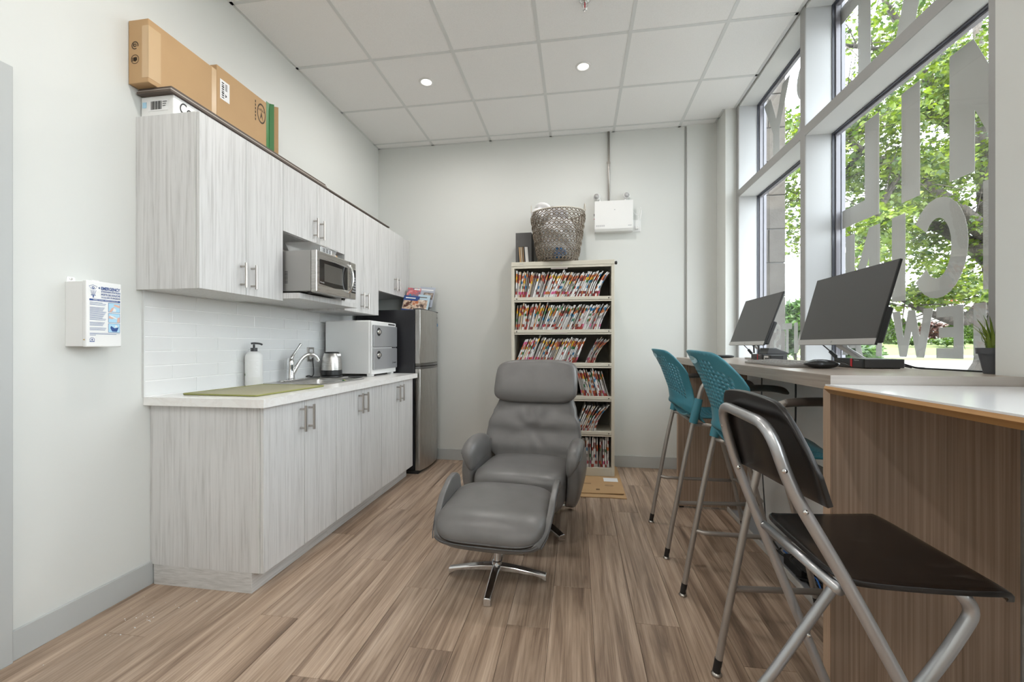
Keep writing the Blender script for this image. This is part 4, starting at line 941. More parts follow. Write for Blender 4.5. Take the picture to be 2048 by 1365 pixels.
ot = thing('footstool', 'grey leather footstool with chrome star base in front of the recliner', 'footstool', (-0.402, 2.112, 0), math.radians(-4))
for k in range(4):
    mb = MB(); star_leg(mb, math.radians(4 + 90 * k), 0.012, 0.250, 0.072, 0.036, 0.042, 0.034); obj('base_leg', mb, M['alu'], ot, bevel=0.003)
obj('column', MB().lathe([(0.026, 0.045), (0.026, 0.085), (0.019, 0.088), (0.019, 0.245)], seg=20), M['alu'], ot, autosmooth=40)
def ot_z(y):      # top surface slopes up to the back
    return 0.312 + 0.10 * (y + 0.20)
def cush(x, y, z):
    u = abs(x) / 0.25
    return (x, y, ot_z(y) + z * (1.0 + 0.15 * math.cos(min(1, u) * PI / 2)) - (0.052 if z > 0 else 0.030) * max(0, (-y - 0.10) / 0.14) ** 2 + 0.0012 * math.sin(y * 70 + x * 9) * (u ** 6))
obj('cushion', MB().pillow((0.268, 0.240, 0.058), 5.0, 22, cush), M['leather'], ot, smooth=True)
# shell that wraps under the cushion and rises as a rounded wing at both sides
def shell_sec(v, s_):
    # v 0 front .. 1 back ; s_ -1..1 along the U-shaped section
    y = -0.238 + 0.47 * v; zb = ot_z(y) - 0.050
    flat, rad = 0.188, 0.092
    q = 0.42 + 0.58 * min(1, v * 2.4) ** 0.8                    # how far round the bend
    upl = 0.082 * max(0, min(1, (v - 0.16) / 0.5)) ** 0.75 * (1 - 0.55 * max(0, (v - 0.80) / 0.20) ** 2)
    L1 = flat; L2 = rad * q * PI / 2; T = (L1 + L2 + upl) * abs(s_)
    if T <= L1: x, z = T, zb
    elif T <= L1 + L2: a = (T - L1) / rad; x, z = flat + rad * math.sin(a), zb + rad * (1 - math.cos(a))
    else: x, z = flat + rad * math.sin(q * PI / 2) + 0.10 * (T - L1 - L2), zb + rad * (1 - math.cos(q * PI / 2)) + (T - L1 - L2)
    yo = y + 0.02 * (1 - v) * (x / 0.29) ** 2 * 1.6 - 0.03 * v ** 4 * (x / 0.29) ** 2
    return (math.copysign(x, s_), yo, z)
mb = MB().grid(lambda a, b: shell_sec(b, a * 2 - 1), 44, 18); mb.f = [f[::-1] for f in mb.f]
o = obj('shell', mb, M['leather'], ot, smooth=True); so_ = o.modifiers.new('solid', 'SOLIDIFY'); so_.thickness = 0.030; so_.offset = 0; bv = o.modifiers.new('bev', 'BEVEL'); bv.width = 0.013; bv.segments = 4; bv.limit_method = 'ANGLE'
piping('front_seam', [Vector(shell_sec(0, -1 + 2 * k / 30)) + Vector((0, -0.013, 0.004)) for k in range(31)], 0.004, M['leather_d'], ot)
for sg in (-1, 1): piping('side_seam', [Vector(shell_sec(k / 16, sg)) + Vector((sg * 0.013, 0, -0.010)) for k in range(17)], 0.003, M['leather_d'], ot)

# ------------------------------------------------------------------ filing cabinet with charts
fcx0, fcx1, fcy = -0.598, 0.326, 3.835
fcb = thing('filing_cabinet', 'putty coloured open lateral filing cabinet full of charts against the back wall', 'filing cabinet')
ZB = 0.014
for xa in (fcx0, fcx1 - 0.028): box('side_wall', xa, xa + 0.028, fcy, 4.20, ZB, 1.90, M['cream'], fcb, 0.002)
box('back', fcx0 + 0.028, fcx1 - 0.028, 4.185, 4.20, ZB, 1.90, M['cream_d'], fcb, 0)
box('top', fcx0 - 0.001, fcx1 + 0.001, fcy - 0.003, 4.201, 1.900, 1.940, M['cream'], fcb, 0.003)
box('base', fcx0 + 0.028, fcx1 - 0.028, fcy + 0.002, 4.19, ZB, 0.088, M['cream'], fcb, 0.002)
shz = [1.618, 1.322, 1.022, 0.725, 0.413]
for z in shz:
    s_ = box('shelf', fcx0 + 0.028, fcx1 - 0.028, fcy + 0.004, 4.185, z - 0.022, z, M['cream'], fcb, 0.001)
    box('shelf_lip', fcx0 + 0.0285, fcx1 - 0.0285, fcy - 0.004, fcy + 0.0035, z - 0.030, z - 0.001, M['cream'], s_, 0.0015)
    box('door_edge', fcx0 + 0.0285, fcx1 - 0.0285, fcy - 0.002, fcy + 0.010, z - 0.046, z - 0.033, M['cream'], s_, 0.0015)
    for xx in (fcx0 + 0.05, fcx1 - 0.05): box('latch_hole', xx - 0.005, xx + 0.005, fcy - 0.0048, fcy - 0.0038, z - 0.022, z - 0.013, M['blackm'], s_, 0)
box('door_edge', fcx0 + 0.0285, fcx1 - 0.0285, fcy - 0.002, fcy + 0.012, 1.880, 1.8985, M['cream'], fcb, 0.0015)
for z in (1.868, 1.582, 1.283): box('label_holder', -0.235, -0.085, fcy - 0.0035, fcy - 0.0018, z, z + 0.012, mat('label_holder_grey', (0.42, 0.36, 0.34), 0.4), fcb, 0)
obj('lock', MB().lathe([(0.012, fcy - 0.0032), (0.012, fcy - 0.007), (0.004, fcy - 0.007), (0.004, fcy - 0.0045), (0.001, fcy - 0.0045)], c=(-0.140, 0, 1.921), axis='y', seg=18), M['nickel'], fcb, autosmooth=40)
box('maker_mark', -0.520, -0.485, fcy - 0.0036, fcy - 0.0028, 1.919, 1.923, M['grey_pl'], fcb, 0)
obj('side_knob', MB().lathe([(0.010, fcx1 + 0.001), (0.016, fcx1 + 0.012), (0.016, fcx1 + 0.022), (0.008, fcx1 + 0.026)], c=(0, fcy + 0.03, 1.915), axis='x', seg=14), M['black'], fcb, smooth=True)
FM = [M['paper'], M['paper2'], M['manila'], mat('tab_orange', (0.55, 0.17, 0.05), 0.5), mat('tab_red', (0.40, 0.055, 0.04), 0.5), mat('tab_dark_red', (0.20, 0.03, 0.03), 0.5), mat('tab_yellow', (0.70, 0.42, 0.02), 0.5),
      mat('tab_blue', (0.02, 0.17, 0.36), 0.5), mat('tab_green', (0.03, 0.17, 0.05), 0.5), mat('tab_pink', (0.62, 0.12, 0.28), 0.5), mat('tab_brown', (0.10, 0.04, 0.03), 0.5), mat('folder_grey', (0.30, 0.28, 0.26), 0.6)]  # last entry: mid grey for folder bodies and bands
def folder(x, z, lean, bend, h, th, top_tab, body, y0):
    nseg = 9; rings = []; mids = []
    for k in range(nseg + 1):
        t = k / nseg; dx = lean * t + bend * t * (1 - t); zz = h * t * (1 - 0.12 * min(1, abs(lean) / 0.12))
        rings.append([(dx, y0, zz), (dx + th, y0, zz), (dx + th, y0 + 0.03, zz), (dx + th, y0 + 0.27, zz), (dx, y0 + 0.27, zz), (dx, y0 + 0.03, zz)])
    mb = MB().ring_loft(rings)
    ms_ = []
    pat = [0] * nseg
    for k in range(nseg): pat[k] = body
    pat[nseg - 2] = top_tab; 
    if R.random() < 0.7: pat[nseg - 3] = R.choice([3, 4, 5, 3, 6, 10])
    if R.random() < 0.5: pat[nseg - 4] = R.choice([3, 4, 6, 7, 8, body])
    if R.random() < 0.4: pat[0] = R.choice([4, 5, 4])
    if R.random() < 0.5: pat[1] = R.choice([4, 5, 3, 9])
    if R.random() < 0.25: pat[3] = R.choice([3, 7, 8, 4])
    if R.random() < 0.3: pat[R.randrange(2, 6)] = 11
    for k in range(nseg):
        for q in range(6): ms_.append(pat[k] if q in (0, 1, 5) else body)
    ms_ += [body, body]; mb.m = ms_
    return mb
shelf_txt = ['the top shelf', 'the second shelf', 'the third shelf', 'the fourth shelf', 'the fifth shelf', 'the bottom shelf']
fold_log = {}
def fill(si, zb, xa, xb, n, leanf, bendf, tabs, hgt=0.236):
    for k in range(n):
        u = (k + 0.5) / n; x = xa + (xb - xa) * k / n
        top = tabs(u); L = leanf(u); B = bendf(u)
        h = hgt * R.uniform(0.95, 1.06) * (1.08 if R.random() < 0.05 else 1)
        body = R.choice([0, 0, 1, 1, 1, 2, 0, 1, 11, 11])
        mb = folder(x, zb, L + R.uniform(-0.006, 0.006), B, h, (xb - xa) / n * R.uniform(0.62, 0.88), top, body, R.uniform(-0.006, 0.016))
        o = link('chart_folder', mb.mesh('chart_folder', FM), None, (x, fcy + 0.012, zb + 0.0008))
        fold_log.setdefault(si, []).append((x + L, o, top))
pick = lambda *a: R.choice(a)
x0f, x1f = fcx0 + 0.032, fcx1 - 0.034
def clampx(f, xa, xb): return f
fill(0, shz[0], x0f + 0.004, x1f - 0.095, 58, lambda u: 0.012 + 0.085 * min(1, u * 2.2) - 0.0 * u, lambda u: -0.09 * max(0, u - 0.72) / 0.28, lambda u: pick(3, 4, 3, 7) if u < .12 else (pick(4, 5, 0, 3) if u < .3 else (pick(6, 6, 9, 4) if u < .45 else (pick(3, 3, 4, 5) if u < .75 else pick(3, 3, 7)))))
fill(1, shz[1], x0f + 0.004, x1f - 0.090, 58, lambda u: 0.020 + 0.075 * min(1, u * 2.5), lambda u: -0.05 * max(0, u - 0.75) / 0.25, lambda u: pick(3, 4, 6) if u < .35 else (pick(8, 3, 8, 0) if u < .6 else (pick(8, 10, 3) if u < .75 else pick(7, 7, 7, 3))))
fill(2, shz[2], x0f + 0.006, x0f + 0.560, 40, lambda u: 0.085 + 0.01 * u, lambda u: 0.0, lambda u: pick(9, 9, 10, 3) if u < .2 else (pick(6, 7, 10) if u < .5 else pick(3, 5, 3, 6)))
fill(2, shz[2], x0f + 0.640, x1f - 0.135, 16, lambda u: 0.105 + 0.025 * u, lambda u: -0.02 - 0.075 * u, lambda u: pick(3, 4, 3, 5))
fill(3, shz[3], -0.20, -0.012, 14, lambda u: 0.05 - 0.06 * u, lambda u: 0.0, lambda u: pick(3, 6, 6, 3))
fill(3, shz[3], 0.040, x1f - 0.012, 22, lambda u: -0.052 - 0.012 * u, lambda u: 0.0, lambda u: pick(3, 3, 8, 8, 5) if u > .3 else pick(3, 4))
fill(4, shz[4], -0.20, -0.045, 11, lambda u: 0.030, lambda u: 0.0, lambda u: pick(7, 0, 10))
fill(4, shz[4], -0.015, x1f - 0.125, 19, lambda u: 0.085 + 0.035 * u, lambda u: -0.01 - 0.10 * u ** 1.5, lambda u: pick(5, 0, 10, 3, 7))
fill(5, 0.0888, -0.10, x1f - 0.010, 34, lambda u: R.uniform(-0.012, 0.012), lambda u: 0.0, lambda u: pick(0, 0, 3, 5, 0), 0.255)

TABN = {0: 'white', 3: 'orange', 4: 'red', 5: 'dark red', 6: 'yellow', 7: 'blue', 8: 'green', 9: 'pink', 10: 'brown'}
def ordinal(n): return '%d%s' % (n, 'th' if 10 <= n % 100 <= 20 else {1: 'st', 2: 'nd', 3: 'rd'}.get(n % 10, 'th'))
for si, lst in fold_log.items():
    lst.sort(key=lambda q: q[0], reverse=si >= 3)
    for k, (xx, o, top) in enumerate(lst):
        tag(o, 'chart folder with %s tab, %s from the %s end of %s' % (TABN[top], ordinal(k + 1), 'left' if si < 3 else 'right', shelf_txt[si]), 'folder', 'chart folders on ' + shelf_txt[si])

# cardboard sheets under the cabinet
for k, (x1, y0, z) in enumerate(((0.375, 3.325, 0.0006), (0.362, 3.395, 0.0072))):
    lab = ['flattened cardboard sheet lying on the floor, lower one under the filing cabinet', 'flattened cardboard box lying on the lower sheet under the filing cabinet'][k]
    cs_ = thing('cardboard_sheet', lab, 'cardboard'); 
    mb = MB().grid(lambda u, v, x1=x1, y0=y0, z=z, k=k: (-0.62 + (x1 + 0.62) * u, y0 + (4.19 - y0) * v + (0.006 * math.sin(u * 9) if v == 0 else 0), z + 0.0055 + (0.007 * k * max(0, math.sin(u * 7 + 0.5)) if v == 0 else 0)), 30, 8)
    o = obj('sheet', mb, M['card'], cs_); sm = o.modifiers.new('s', 'SOLIDIFY'); sm.thickness = 0.005; sm.offset = -1
    if k:
        zt = z + 0.0058
        pt = MB(); ring_mark(pt, 0.262, zt, 3.595, 0.030, 0.034, 24, 0.72, 'z')
        for q in range(5): pt.box(0.240 + q * 0.010, 0.246 + q * 0.010, 3.590, 3.601, zt - 0.0001, zt + 0.0003)
        for q in range(3): pt.box(0.150, 0.180, 3.470 + q * 0.014, 3.476 + q * 0.014, zt - 0.0001, zt + 0.0003)
        obj('printed_mark', pt, M['ink_b'], cs_)
        box('paper_label', 0.225, 0.345, 3.70, 3.80, zt, zt + 0.0005, M['paper'], cs_, 0); box('torn_patch', 0.05, 0.115, 3.615, 3.640, zt, zt + 0.0004, M['card_dark'], cs_, 0)

# box file and basket on top of the cabinet
bf = thing('magazine_file', 'dark grey cardboard magazine file on top of the filing cabinet', 'file box', (-0.500, 3.955, 1.9405))
mb = MB(); mb.box(-0.075, 0.075, 0, 0.006, 0.0, 0.30); mb.box(-0.075, -0.071, 0.006, 0.22, 0, 0.30); mb.box(0.071, 0.075, 0.006, 0.22, 0, 0.30); mb.box(-0.071, 0.071, 0.006, 0.22, 0, 0.004); mb.box(-0.071, 0.071, 0.216, 0.22, 0.004, 0.30)
obj('case', mb, mat('dark_grey_board', (0.075, 0.072, 0.072), 0.55), bf, bevel=0.001)
obj('window', MB().prism([(-0.050, 0.004), (0.048, 0.004), (0.048, 0.16), (0.040, 0.17), (-0.050, 0.17)], 'y', -0.0008, 0.0), M['ink'], bf)
for k, (xa, xb, m_) in enumerate(((-0.046, -0.034, M['card']), (-0.028, -0.020, M['manila']), (-0.012, -0.004, M['card_dark']), (0.010, 0.038, M['paper2']))):
    obj('sheet', MB().prism([(xa + 0.012, 0.005), (xb + 0.012, 0.005), (xb, 0.165), (xa, 0.165)], 'y', -0.0022, -0.0009), m_, bf)

bk = thing('basket', 'woven openwork basket with wire handles on top of the filing cabinet', 'basket', (-0.178, 3.955, 1.9405))
def brad(z): return 0.172 + 0.075 * min(1, (z / 0.40)) ** 0.75
BH = 0.462
def bz(a, z): return z + 0.016 * math.cos(a - 1.2) * (z / BH)
rim = [(brad(BH) * math.cos(a), brad(BH) * math.sin(a), bz(a, BH)) for a in [2 * PI * k / 48 for k in range(48)]]
obj('rim', MB().tube(rim, 0.006, 8, closed=True), M['wire'], bk, smooth=True)
NU = 34; NVv = 12
up = MB()
for k in range(NU):
    a = 2 * PI * k / NU; up.tube([(brad(z) * math.cos(a), brad(z) * math.sin(a), bz(a, z)) for z in [BH * j / 8 for j in range(9)]], 0.0018, 5)
obj('uprights', up, M['wire'], bk, smooth=True)
for j in range(NVv):
    wv = MB()
    zc = 0.020 + (BH - 0.04) * j / (NVv - 1)
    for ph_ in (0, PI):
        pts = []
        n = NU * 4
        for k in range(n):
            a = 2 * PI * k / n; w = math.sin(a * NU / 2 + ph_ + j * PI / 2)
            z = zc + 0.0165 * w; r = brad(z) + 0.0045 * math.cos(a * NU / 2 + ph_)
            pts.append((r * math.cos(a), r * math.sin(a), bz(a, max(0.003, z))))
        wv.tube(pts, 0.0042, 5, closed=True)
    obj('weave_course', wv, M['basket'], bk, smooth=True)
obj('bottom', MB().lathe([(0.17, 0.001), (0.172, 0.004), (0.001, 0.004)], seg=32), M['basket'], bk)
for a0 in (0.10, PI + 0.1):
    c, s_ = math.cos(a0), math.sin(a0); r = brad(BH); hp = [(r * c - q * s_, r * s_ + q * c, bz(a0, BH) + 0.085 * math.sin(PI * t) ** 0.7) for t, q in [(k / 12, -0.062 + 0.124 * k / 12) for k in range(13)]]
    obj('handle', MB().tube(hp, 0.004, 8), M['wire'], bk, smooth=True)
rnd = random.Random(3)
def bag(label, c, size, m_, seed):
    rr_ = random.Random(seed); q = [(rr_.uniform(8, 26), rr_.uniform(8, 26), rr_.uniform(8, 26), rr_.uniform(0, 6)) for _ in range(5)]
    def f(x, y, z):
        d = sum(math.sin(a * x * 2 + b * y * 2 + cc * z * 2 + p) for a, b, cc, p in q) * 0.0075
        n = Vector((x, y, z)); n = n.normalized() * d; return (c[0] + x + n.x, c[1] + y + n.y, c[2] + z + n.z)
    o = obj('plastic_bag', MB().pillow(size, 2.6, 16, f), m_); tag(o, label, 'bag'); return o
bag('crumpled white plastic bag filling the woven basket', (-0.178, 3.955, 2.165), (0.150, 0.140, 0.19), M['bag'], 1)
bag('translucent white plastic bag sticking out of the basket at the left', (-0.315, 3.93, 2.405), (0.085, 0.09, 0.075), M['bag'], 2)
bag('grey plastic bag peeking over the basket rim', (-0.20, 4.02, 2.375), (0.10, 0.085, 0.095), M['bag_grey'], 4)
bag('blue packet showing through the lower basket weave', (-0.150, 3.80, 2.005), (0.06, 0.02, 0.045), M['bag_blue'], 5)

# emergency light on the back wall
em = thing('emergency_light', 'white emergency light unit with two lamp heads on the back wall', 'emergency light')
lx0, lx1, lz0, lz1, ly = 0.166, 0.522, 2.272, 2.562, 4.140
obj('housing', MB().prism([(ly, lz0 + 0.018), (ly, lz1), (YB, lz1), (YB, lz0), (ly + 0.012, lz0)], 'x', lx0, lx1), M['white_en'], em, bevel=0.002)
box('cover_edge', lx0 - 0.001, lx1 + 0.001, ly - 0.003, ly - 0.0002, lz0 + 0.022, lz1, M['white_en'], em, 0.001)
mk = MB()
for k in range(5): mk.box(lx0 + 0.012 + k * 0.017, lx0 + 0.026 + k * 0.017, ly - 0.0036, ly - 0.0032, lz0 + 0.044, lz0 + 0.060)
obj('rating_label', mk, mat('faint_grey_print', (0.55, 0.55, 0.56), 0.5), em)
mk = MB(); mk.box(lx1 - 0.046, lx1 - 0.012, ly - 0.0036, ly - 0.0032, lz0 + 0.046, lz0 + 0.051); mk.box(lx0 + 0.182, lx0 + 0.192, ly - 0.0036, ly - 0.0032, lz0 + 0.200, lz0 + 0.206); obj('marks', mk, M['grey_pl'], em)
box('test_switch', lx0 - 0.006, lx0 - 0.001, 4.165, 4.180, lz0 + 0.16, lz0 + 0.18, M['ink'], em, 0.001); obj('status_lamp', MB().lathe([(0.004, lx0 - 0.006), (0.004, lx0)], c=(0, 4.172, lz0 + 0.13), axis='x', seg=10), M['red'], em)
for xx, dx in ((lx0 + 0.050, -0.030), (lx1 - 0.068, 0.010)):
    hd = thing_ = obj('lamp_head', MB().lathe([(0.030, -0.012), (0.035, 0.004), (0.030, 0.020), (0.018, 0.030), (0.001, 0.032)], axis='y', seg=24), M['white_en'], em, autosmooth=40, loc=(xx + dx, 4.162, lz1 + 0.052), rot=(0.0, 0, -0.35 if dx < 0 else 0.25))
    obj('reflector', MB().lathe([(0.027, -0.0125), (0.020, -0.009), (0.008, -0.0085), (0.001, -0.0085)], axis='y', seg=18), M['paper2'], hd, smooth=True)
    vn = MB()
    for k in range(10):
        a = 2 * PI * k / 10; vn.box(-0.0010, 0.0010, -0.0134, -0.0128, 0.012, 0.024, M=Matrix.Rotation(a, 4, 'Y'))
    obj('grille', vn, M['grey_pl'], hd)
    mb = MB(); mb.lathe([(0.011, lz1), (0.012, lz1 + 0.006), (0.008, lz1 + 0.022)], c=(xx, 4.172, 0), seg=14); mb.tube([(xx, 4.172, lz1 + 0.018), (xx + dx * 0.5, 4.175, lz1 + 0.05)], 0.009, 8); obj('swivel', mb, M['white_en'], em, smooth=True)
cdt = thing('conduit', 'thin metal conduit running from ceiling down to the emergency light', 'conduit'); obj('pipe', MB().tube([(0.302, 4.200, lz1 - 0.004), (0.302, 4.200, ZC - 0.002)], 0.0098, 12), M['nickel'], cdt, smooth=True)
for zz in (2.95,): box('strap', 0.284, 0.320, 4.207, YB, zz, zz + 0.016, M['nickel'], cdt, 0.001)
ol = thing('wall_outlet', 'white outlet with plugged in cord beside the emergency light', 'outlet')
box('plate', 0.530, 0.602, YB - 0.006, YB, 2.276, 2.388, M['white_pl'], ol, 0.002); box('receptacle', 0.549, 0.583, YB - 0.009, YB - 0.006, 2.290, 2.374, M['white_pl'], ol, 0.002)
pg = MB(); pg.box(0.552, 0.580, YB - 0.040, YB - 0.009, 2.295, 2.322); obj('plug', pg, M['white_pl'], ol, bevel=0.004)
cr = MB(); cr.tube(smooth_path([(0.523, 4.18, 2.47), (0.548, 4.185, 2.440), (0.572, 4.18, 2.420), (0.578, 4.175, 2.38), (0.570, 4.172, 2.31)], 5), 0.003, 6)
cr.tube(smooth_path([(0.572, 4.18, 2.42), (0.595, 4.17, 2.49), (0.606, 4.175, 2.44), (0.590, 4.17, 2.37), (0.600, 4.17, 2.44), (0.598, 4.18, 2.50)], 5), 0.003, 6); obj('cord', cr, M['white_pl'], ol, smooth=True)
# ------------------------------------------------------------------ bar-height desk along the window
DZ0, DZ = 1.047, 1.090
dk = thing('desk', 'long bar-height wood laminate desk along the windows', 'desk')
obj('worktop', MB().prism([(0.722, 1.3465), (XK - 0.004, 1.3465), (XK - 0.004, 1.440), (1.292, 1.440), (1.292, 3.262), (0.722, 3.262)], 'z', DZ0, DZ), M['desk'], dk, bevel=0.0015)
box('end_band', 0.7215, XK - 0.006, 1.3445, 1.3463, DZ0, DZ, M['desk_end'], dk, 0)
for y0, y1 in ((1.349, 1.384), (3.222, 3.256)):
    g = box('gable_panel', 0.7245, XK - 0.012, y0, y1, 0.012, DZ0 - 0.0005, M['walnut'], dk, 0.001)
    box('edge_band', 0.7225, 0.7243, y0, y1, 0.012, DZ0 - 0.0005, M['walnut_edge'], g, 0)
    box('glide', 0.735, 0.765, y0 + 0.005, y1 - 0.005, 0.0, 0.012, M['black'], g, 0)
tbl = thing('side_table', 'white topped bar table with wood edge butting against the desk end', 'table')
ta, tb2, tc, td, tzt = 0.702, 1.19, 0.42, 1.342, 1.064
obj('tabletop', MB().ring_loft([[(ta + 0.004, tc + 0.004, tzt), (tb2, tc + 0.004, tzt), (tb2, td, tzt), (ta + 0.004, td, tzt)], [(ta + 0.004, tc + 0.004, tzt - 0.004), (tb2, tc + 0.004, tzt - 0.004), (tb2, td, tzt - 0.004), (ta + 0.004, td, tzt - 0.004)]]), mat('white_laminate', (0.80, 0.81, 0.83), 0.16), tbl)
mk = MB().ring_loft([[(ta + 0.003, tc + 0.003, tzt - 0.0042), (tb2, tc + 0.003, tzt - 0.0042), (tb2, td, tzt - 0.0042), (ta + 0.003, td, tzt - 0.0042)], [(ta, tc, tzt - 0.012), (tb2, tc, tzt - 0.012), (tb2, td, tzt - 0.012), (ta, td, tzt - 0.012)], [(ta + 0.016, tc + 0.016, tzt - 0.027), (tb2 - 0.01, tc + 0.016, tzt - 0.027), (tb2 - 0.01, td, tzt - 0.027), (ta + 0.016, td, tzt - 0.027)]])
obj('edge', mk, grain('oak_ply_edge', (0.38, 0.19, 0.07), (0.50, 0.275, 0.11), (0.58, 0.34, 0.15), (4, 1.0, 60), 0.45), tbl)
obj('pedestal', MB().lathe([(0.25, 0.0), (0.25, 0.008), (0.05, 0.022), (0.035, 0.05), (0.035, tzt - 0.03), (0.12, tzt - 0.022)], c=(0.935, 0.72, 0), seg=28), M['silver'], tbl, autosmooth=40)
box('sticker', 0.742, 0.760, 1.02, 1.16, tzt - 0.0285, tzt - 0.0272, M['paper'], tbl, 0)

# monitors
def monitor(label, y0, y1, xb, zb, xt, zt, base_y, lean_cable):
    m_ = thing('monitor', label, 'monitor')
    d = Vector((xt - xb, 0, zt - zb)); H = d.length; d.normalize(); n = Vector((d.z, 0, -d.x))     # n points back, away from the viewer
    def pt(v, y, t): q = Vector((xb, y, zb)) + d * v + n * t; return (q.x, q.y, q.z)
    def slab(v0, v1, ya, yb, t0, t1): return MB().ring_loft([[pt(v0, ya, t), pt(v0, yb, t), pt(v1, yb, t), pt(v1, ya, t)] for t in (t0, t1)])
    obj('case', slab(0, H, y0, y1, 0.002, 0.011), M['black'], m_, bevel=0.0015)
    obj('screen', slab(0.024, H - 0.003, y0 + 0.003, y1 - 0.003, 0.0012, 0.002), M['screen'], m_)
    ch = obj('chin', slab(0.0, 0.0235, y0, y1, 0.0, 0.0018), M['mon_silver'], m_)
    lg = MB(); yc = (y0 + y1) / 2
    for k in (-1, 1): lg.add([pt(0.008, yc + k * 0.003 + 0.001, -0.0004), pt(0.008, yc + k * 0.003 - 0.001, -0.0004), pt(0.016, yc + k * 0.003 - 0.003, -0.0004), pt(0.016, yc + k * 0.003 - 0.001, -0.0004)], [(0, 1, 2, 3)])
    obj('logo', lg, M['dark_pl'], ch)
    obj('back_housing', slab(0.012, H * 0.46, y0 + 0.006, y1 - 0.006, 0.011, 0.034), M['blackm'], m_, bevel=0.006)
    yc = base_y
    a = Vector(pt(H * 0.30, yc, 0.034)); b = Vector((xb + 0.175, yc, DZ + 0.012))
    ar = MB(); wv = 0.024
    k1 = Vector((xb + 0.045, yc, zb - 0.010))
    ar.ring_loft([[(p.x - 0.008, p.y - wv, p.z), (p.x - 0.008, p.y + wv, p.z), (p.x + 0.014, p.y + wv, p.z), (p.x + 0.014, p.y - wv, p.z)] for p in (a, k1 + (a - k1) * 0.5, k1 + Vector((0.018, 0, 0)), k1 + (b - k1) * 0.6, b)])
    obj('stand_arm', ar, M['mon_silver'], m_, bevel=0.003)
    obj('stand_base', MB().box(xb + 0.02, XK - 0.012 if xb + 0.2 > XK - 0.012 else xb + 0.2, yc - 0.055, yc + 0.055, DZ + 0.0005, DZ + 0.012), M['mon_silver'], m_, bevel=0.003)
    cb = MB(); c0 = Vector(pt(0.02, yc + lean_cable, 0.012))
    cb.tube([c0, c0 + Vector((0.03, -0.035, -0.045))], 0.0028, 6); cb.tube([c0 + Vector((0.03, -0.035, -0.045)), c0 + Vector((0.042, -0.055, -0.070))], 0.0085, 8); cb.tube([c0 + Vector((0.042, -0.055, -0.070)), c0 + Vector((0.047, -0.062, -0.080))], 0.004, 6)
    obj('cable', cb, M['dark_pl'], m_, smooth=True)
monitor('larger looking dark monitor on the near half of the desk, above the small black computer', 1.685, 2.210, 1.044, 1.180, 1.126, 1.485, 1.985, 0.085)
monitor('dark monitor at the far end of the desk beside the stone pillar window', 2.598, 3.146, 1.044, 1.180, 1.153, 1.485, 2.865, 0.10)

def mini_pc(label, x0, y0, w):
    p = thing('mini_computer', label, 'computer')
    obj('case', MB().box(x0 + 0.004, x0 + 0.135, y0, y0 + w, DZ + 0.003, DZ + 0.036), M['dark_pl'], p, bevel=0.002)
    f = obj('front', MB().box(x0, x0 + 0.004, y0, y0 + w, DZ + 0.003, DZ + 0.036), M['black'], p)
    box('red_tab', x0 - 0.001, x0, y0 + w * 0.36, y0 + w * 0.42, DZ + 0.004, DZ + 0.0355, M['red'], f, 0)
    gr = MB()
    for k in range(9): gr.box(x0 - 0.0006, x0, y0 + 0.006, y0 + w * 0.33, DZ + 0.006 + k * 0.003, DZ + 0.0072 + k * 0.003)
    obj('grille', gr, M['dark_pl'], f)
    text('brand_mark', 'ThinkCentre', 0.01, M['paper'], f, (x0 - 0.0008, y0 + w * 0.30, DZ + 0.0285), (0, -1, 0), (0, 0, 1), width=w * 0.17, height=0.004)
    box('side_ridge', x0 + 0.018, x0 + 0.132, y0 - 0.0012, y0, DZ + 0.022, DZ + 0.030, M['grey_pl'] if False else M['dark_pl'], p, 0)
    box('port', x0 - 0.0008, x0, y0 + w * 0.5, y0 + w * 0.62, DZ + 0.012, DZ + 0.017, M['ink'], f, 0)
    for fx in (x0 + 0.02, x0 + 0.115): box('foot', fx - 0.012, fx + 0.012, y0 + 0.01, y0 + w - 0.01, DZ + 0.0002, DZ + 0.003, M['black'], p, 0)
    return p
mini_pc('flat black mini computer with a red tab on the near half of the desk', 1.045, 1.742, 0.180)
mini_pc('flat black mini computer at the far end of the desk by the phone', 1.045, 2.612, 0.150)
cbo = MB(); cbo.tube(smooth_path([(1.18, 1.80, DZ + 0.018), (1.196, 1.78, DZ + 0.018), (1.215, 1.745, DZ + 0.006), (1.230, 1.72, DZ + 0.004)], 5), 0.0035, 6); cbo.tube(smooth_path([(1.18, 1.83, DZ + 0.016), (1.20, 1.80, DZ + 0.012), (1.222, 1.77, DZ + 0.004)], 5), 0.003, 6)
tag(obj('power_cable', cbo, M['black'], smooth=True), 'black cables leaving the back of the near mini computer', 'cable')
lc = MB(); lc.tube(smooth_path([(1.225, 1.73, DZ + 0.0035), (1.245, 1.66, DZ + 0.0035), (1.262, 1.58, DZ + 0.0035), (1.275, 1.52, DZ + 0.0035)], 5), 0.003, 6); tag(obj('thin_cable', lc, M['black'], smooth=True), 'thin black cable lying along the back of the desk', 'cable')
ph_ = thing('desk_phone', 'dark grey desk phone at the far end of the desk under the monitor', 'phone')
obj('body', MB().prism([(1.075, DZ + 0.0365), (1.19, DZ + 0.0365), (1.19, DZ + 0.045), (1.125, DZ + 0.072), (1.085, DZ + 0.072)], 'y', 2.622, 2.735), M['dark_pl'], ph_, bevel=0.003)
hs = MB(); hs.tube(smooth_path([(1.06, 2.76, DZ + 0.04), (1.06, 2.76, DZ + 0.085), (1.075, 2.765, DZ + 0.10), (1.09, 2.765, DZ + 0.07), (1.085, 2.76, DZ + 0.03)], 5), 0.005, 8); obj('cord_loop', hs, M['dark_pl'], ph_, smooth=True)
dkst = thing('dock', 'small black dock with white label beside the far mini computer', 'dock')
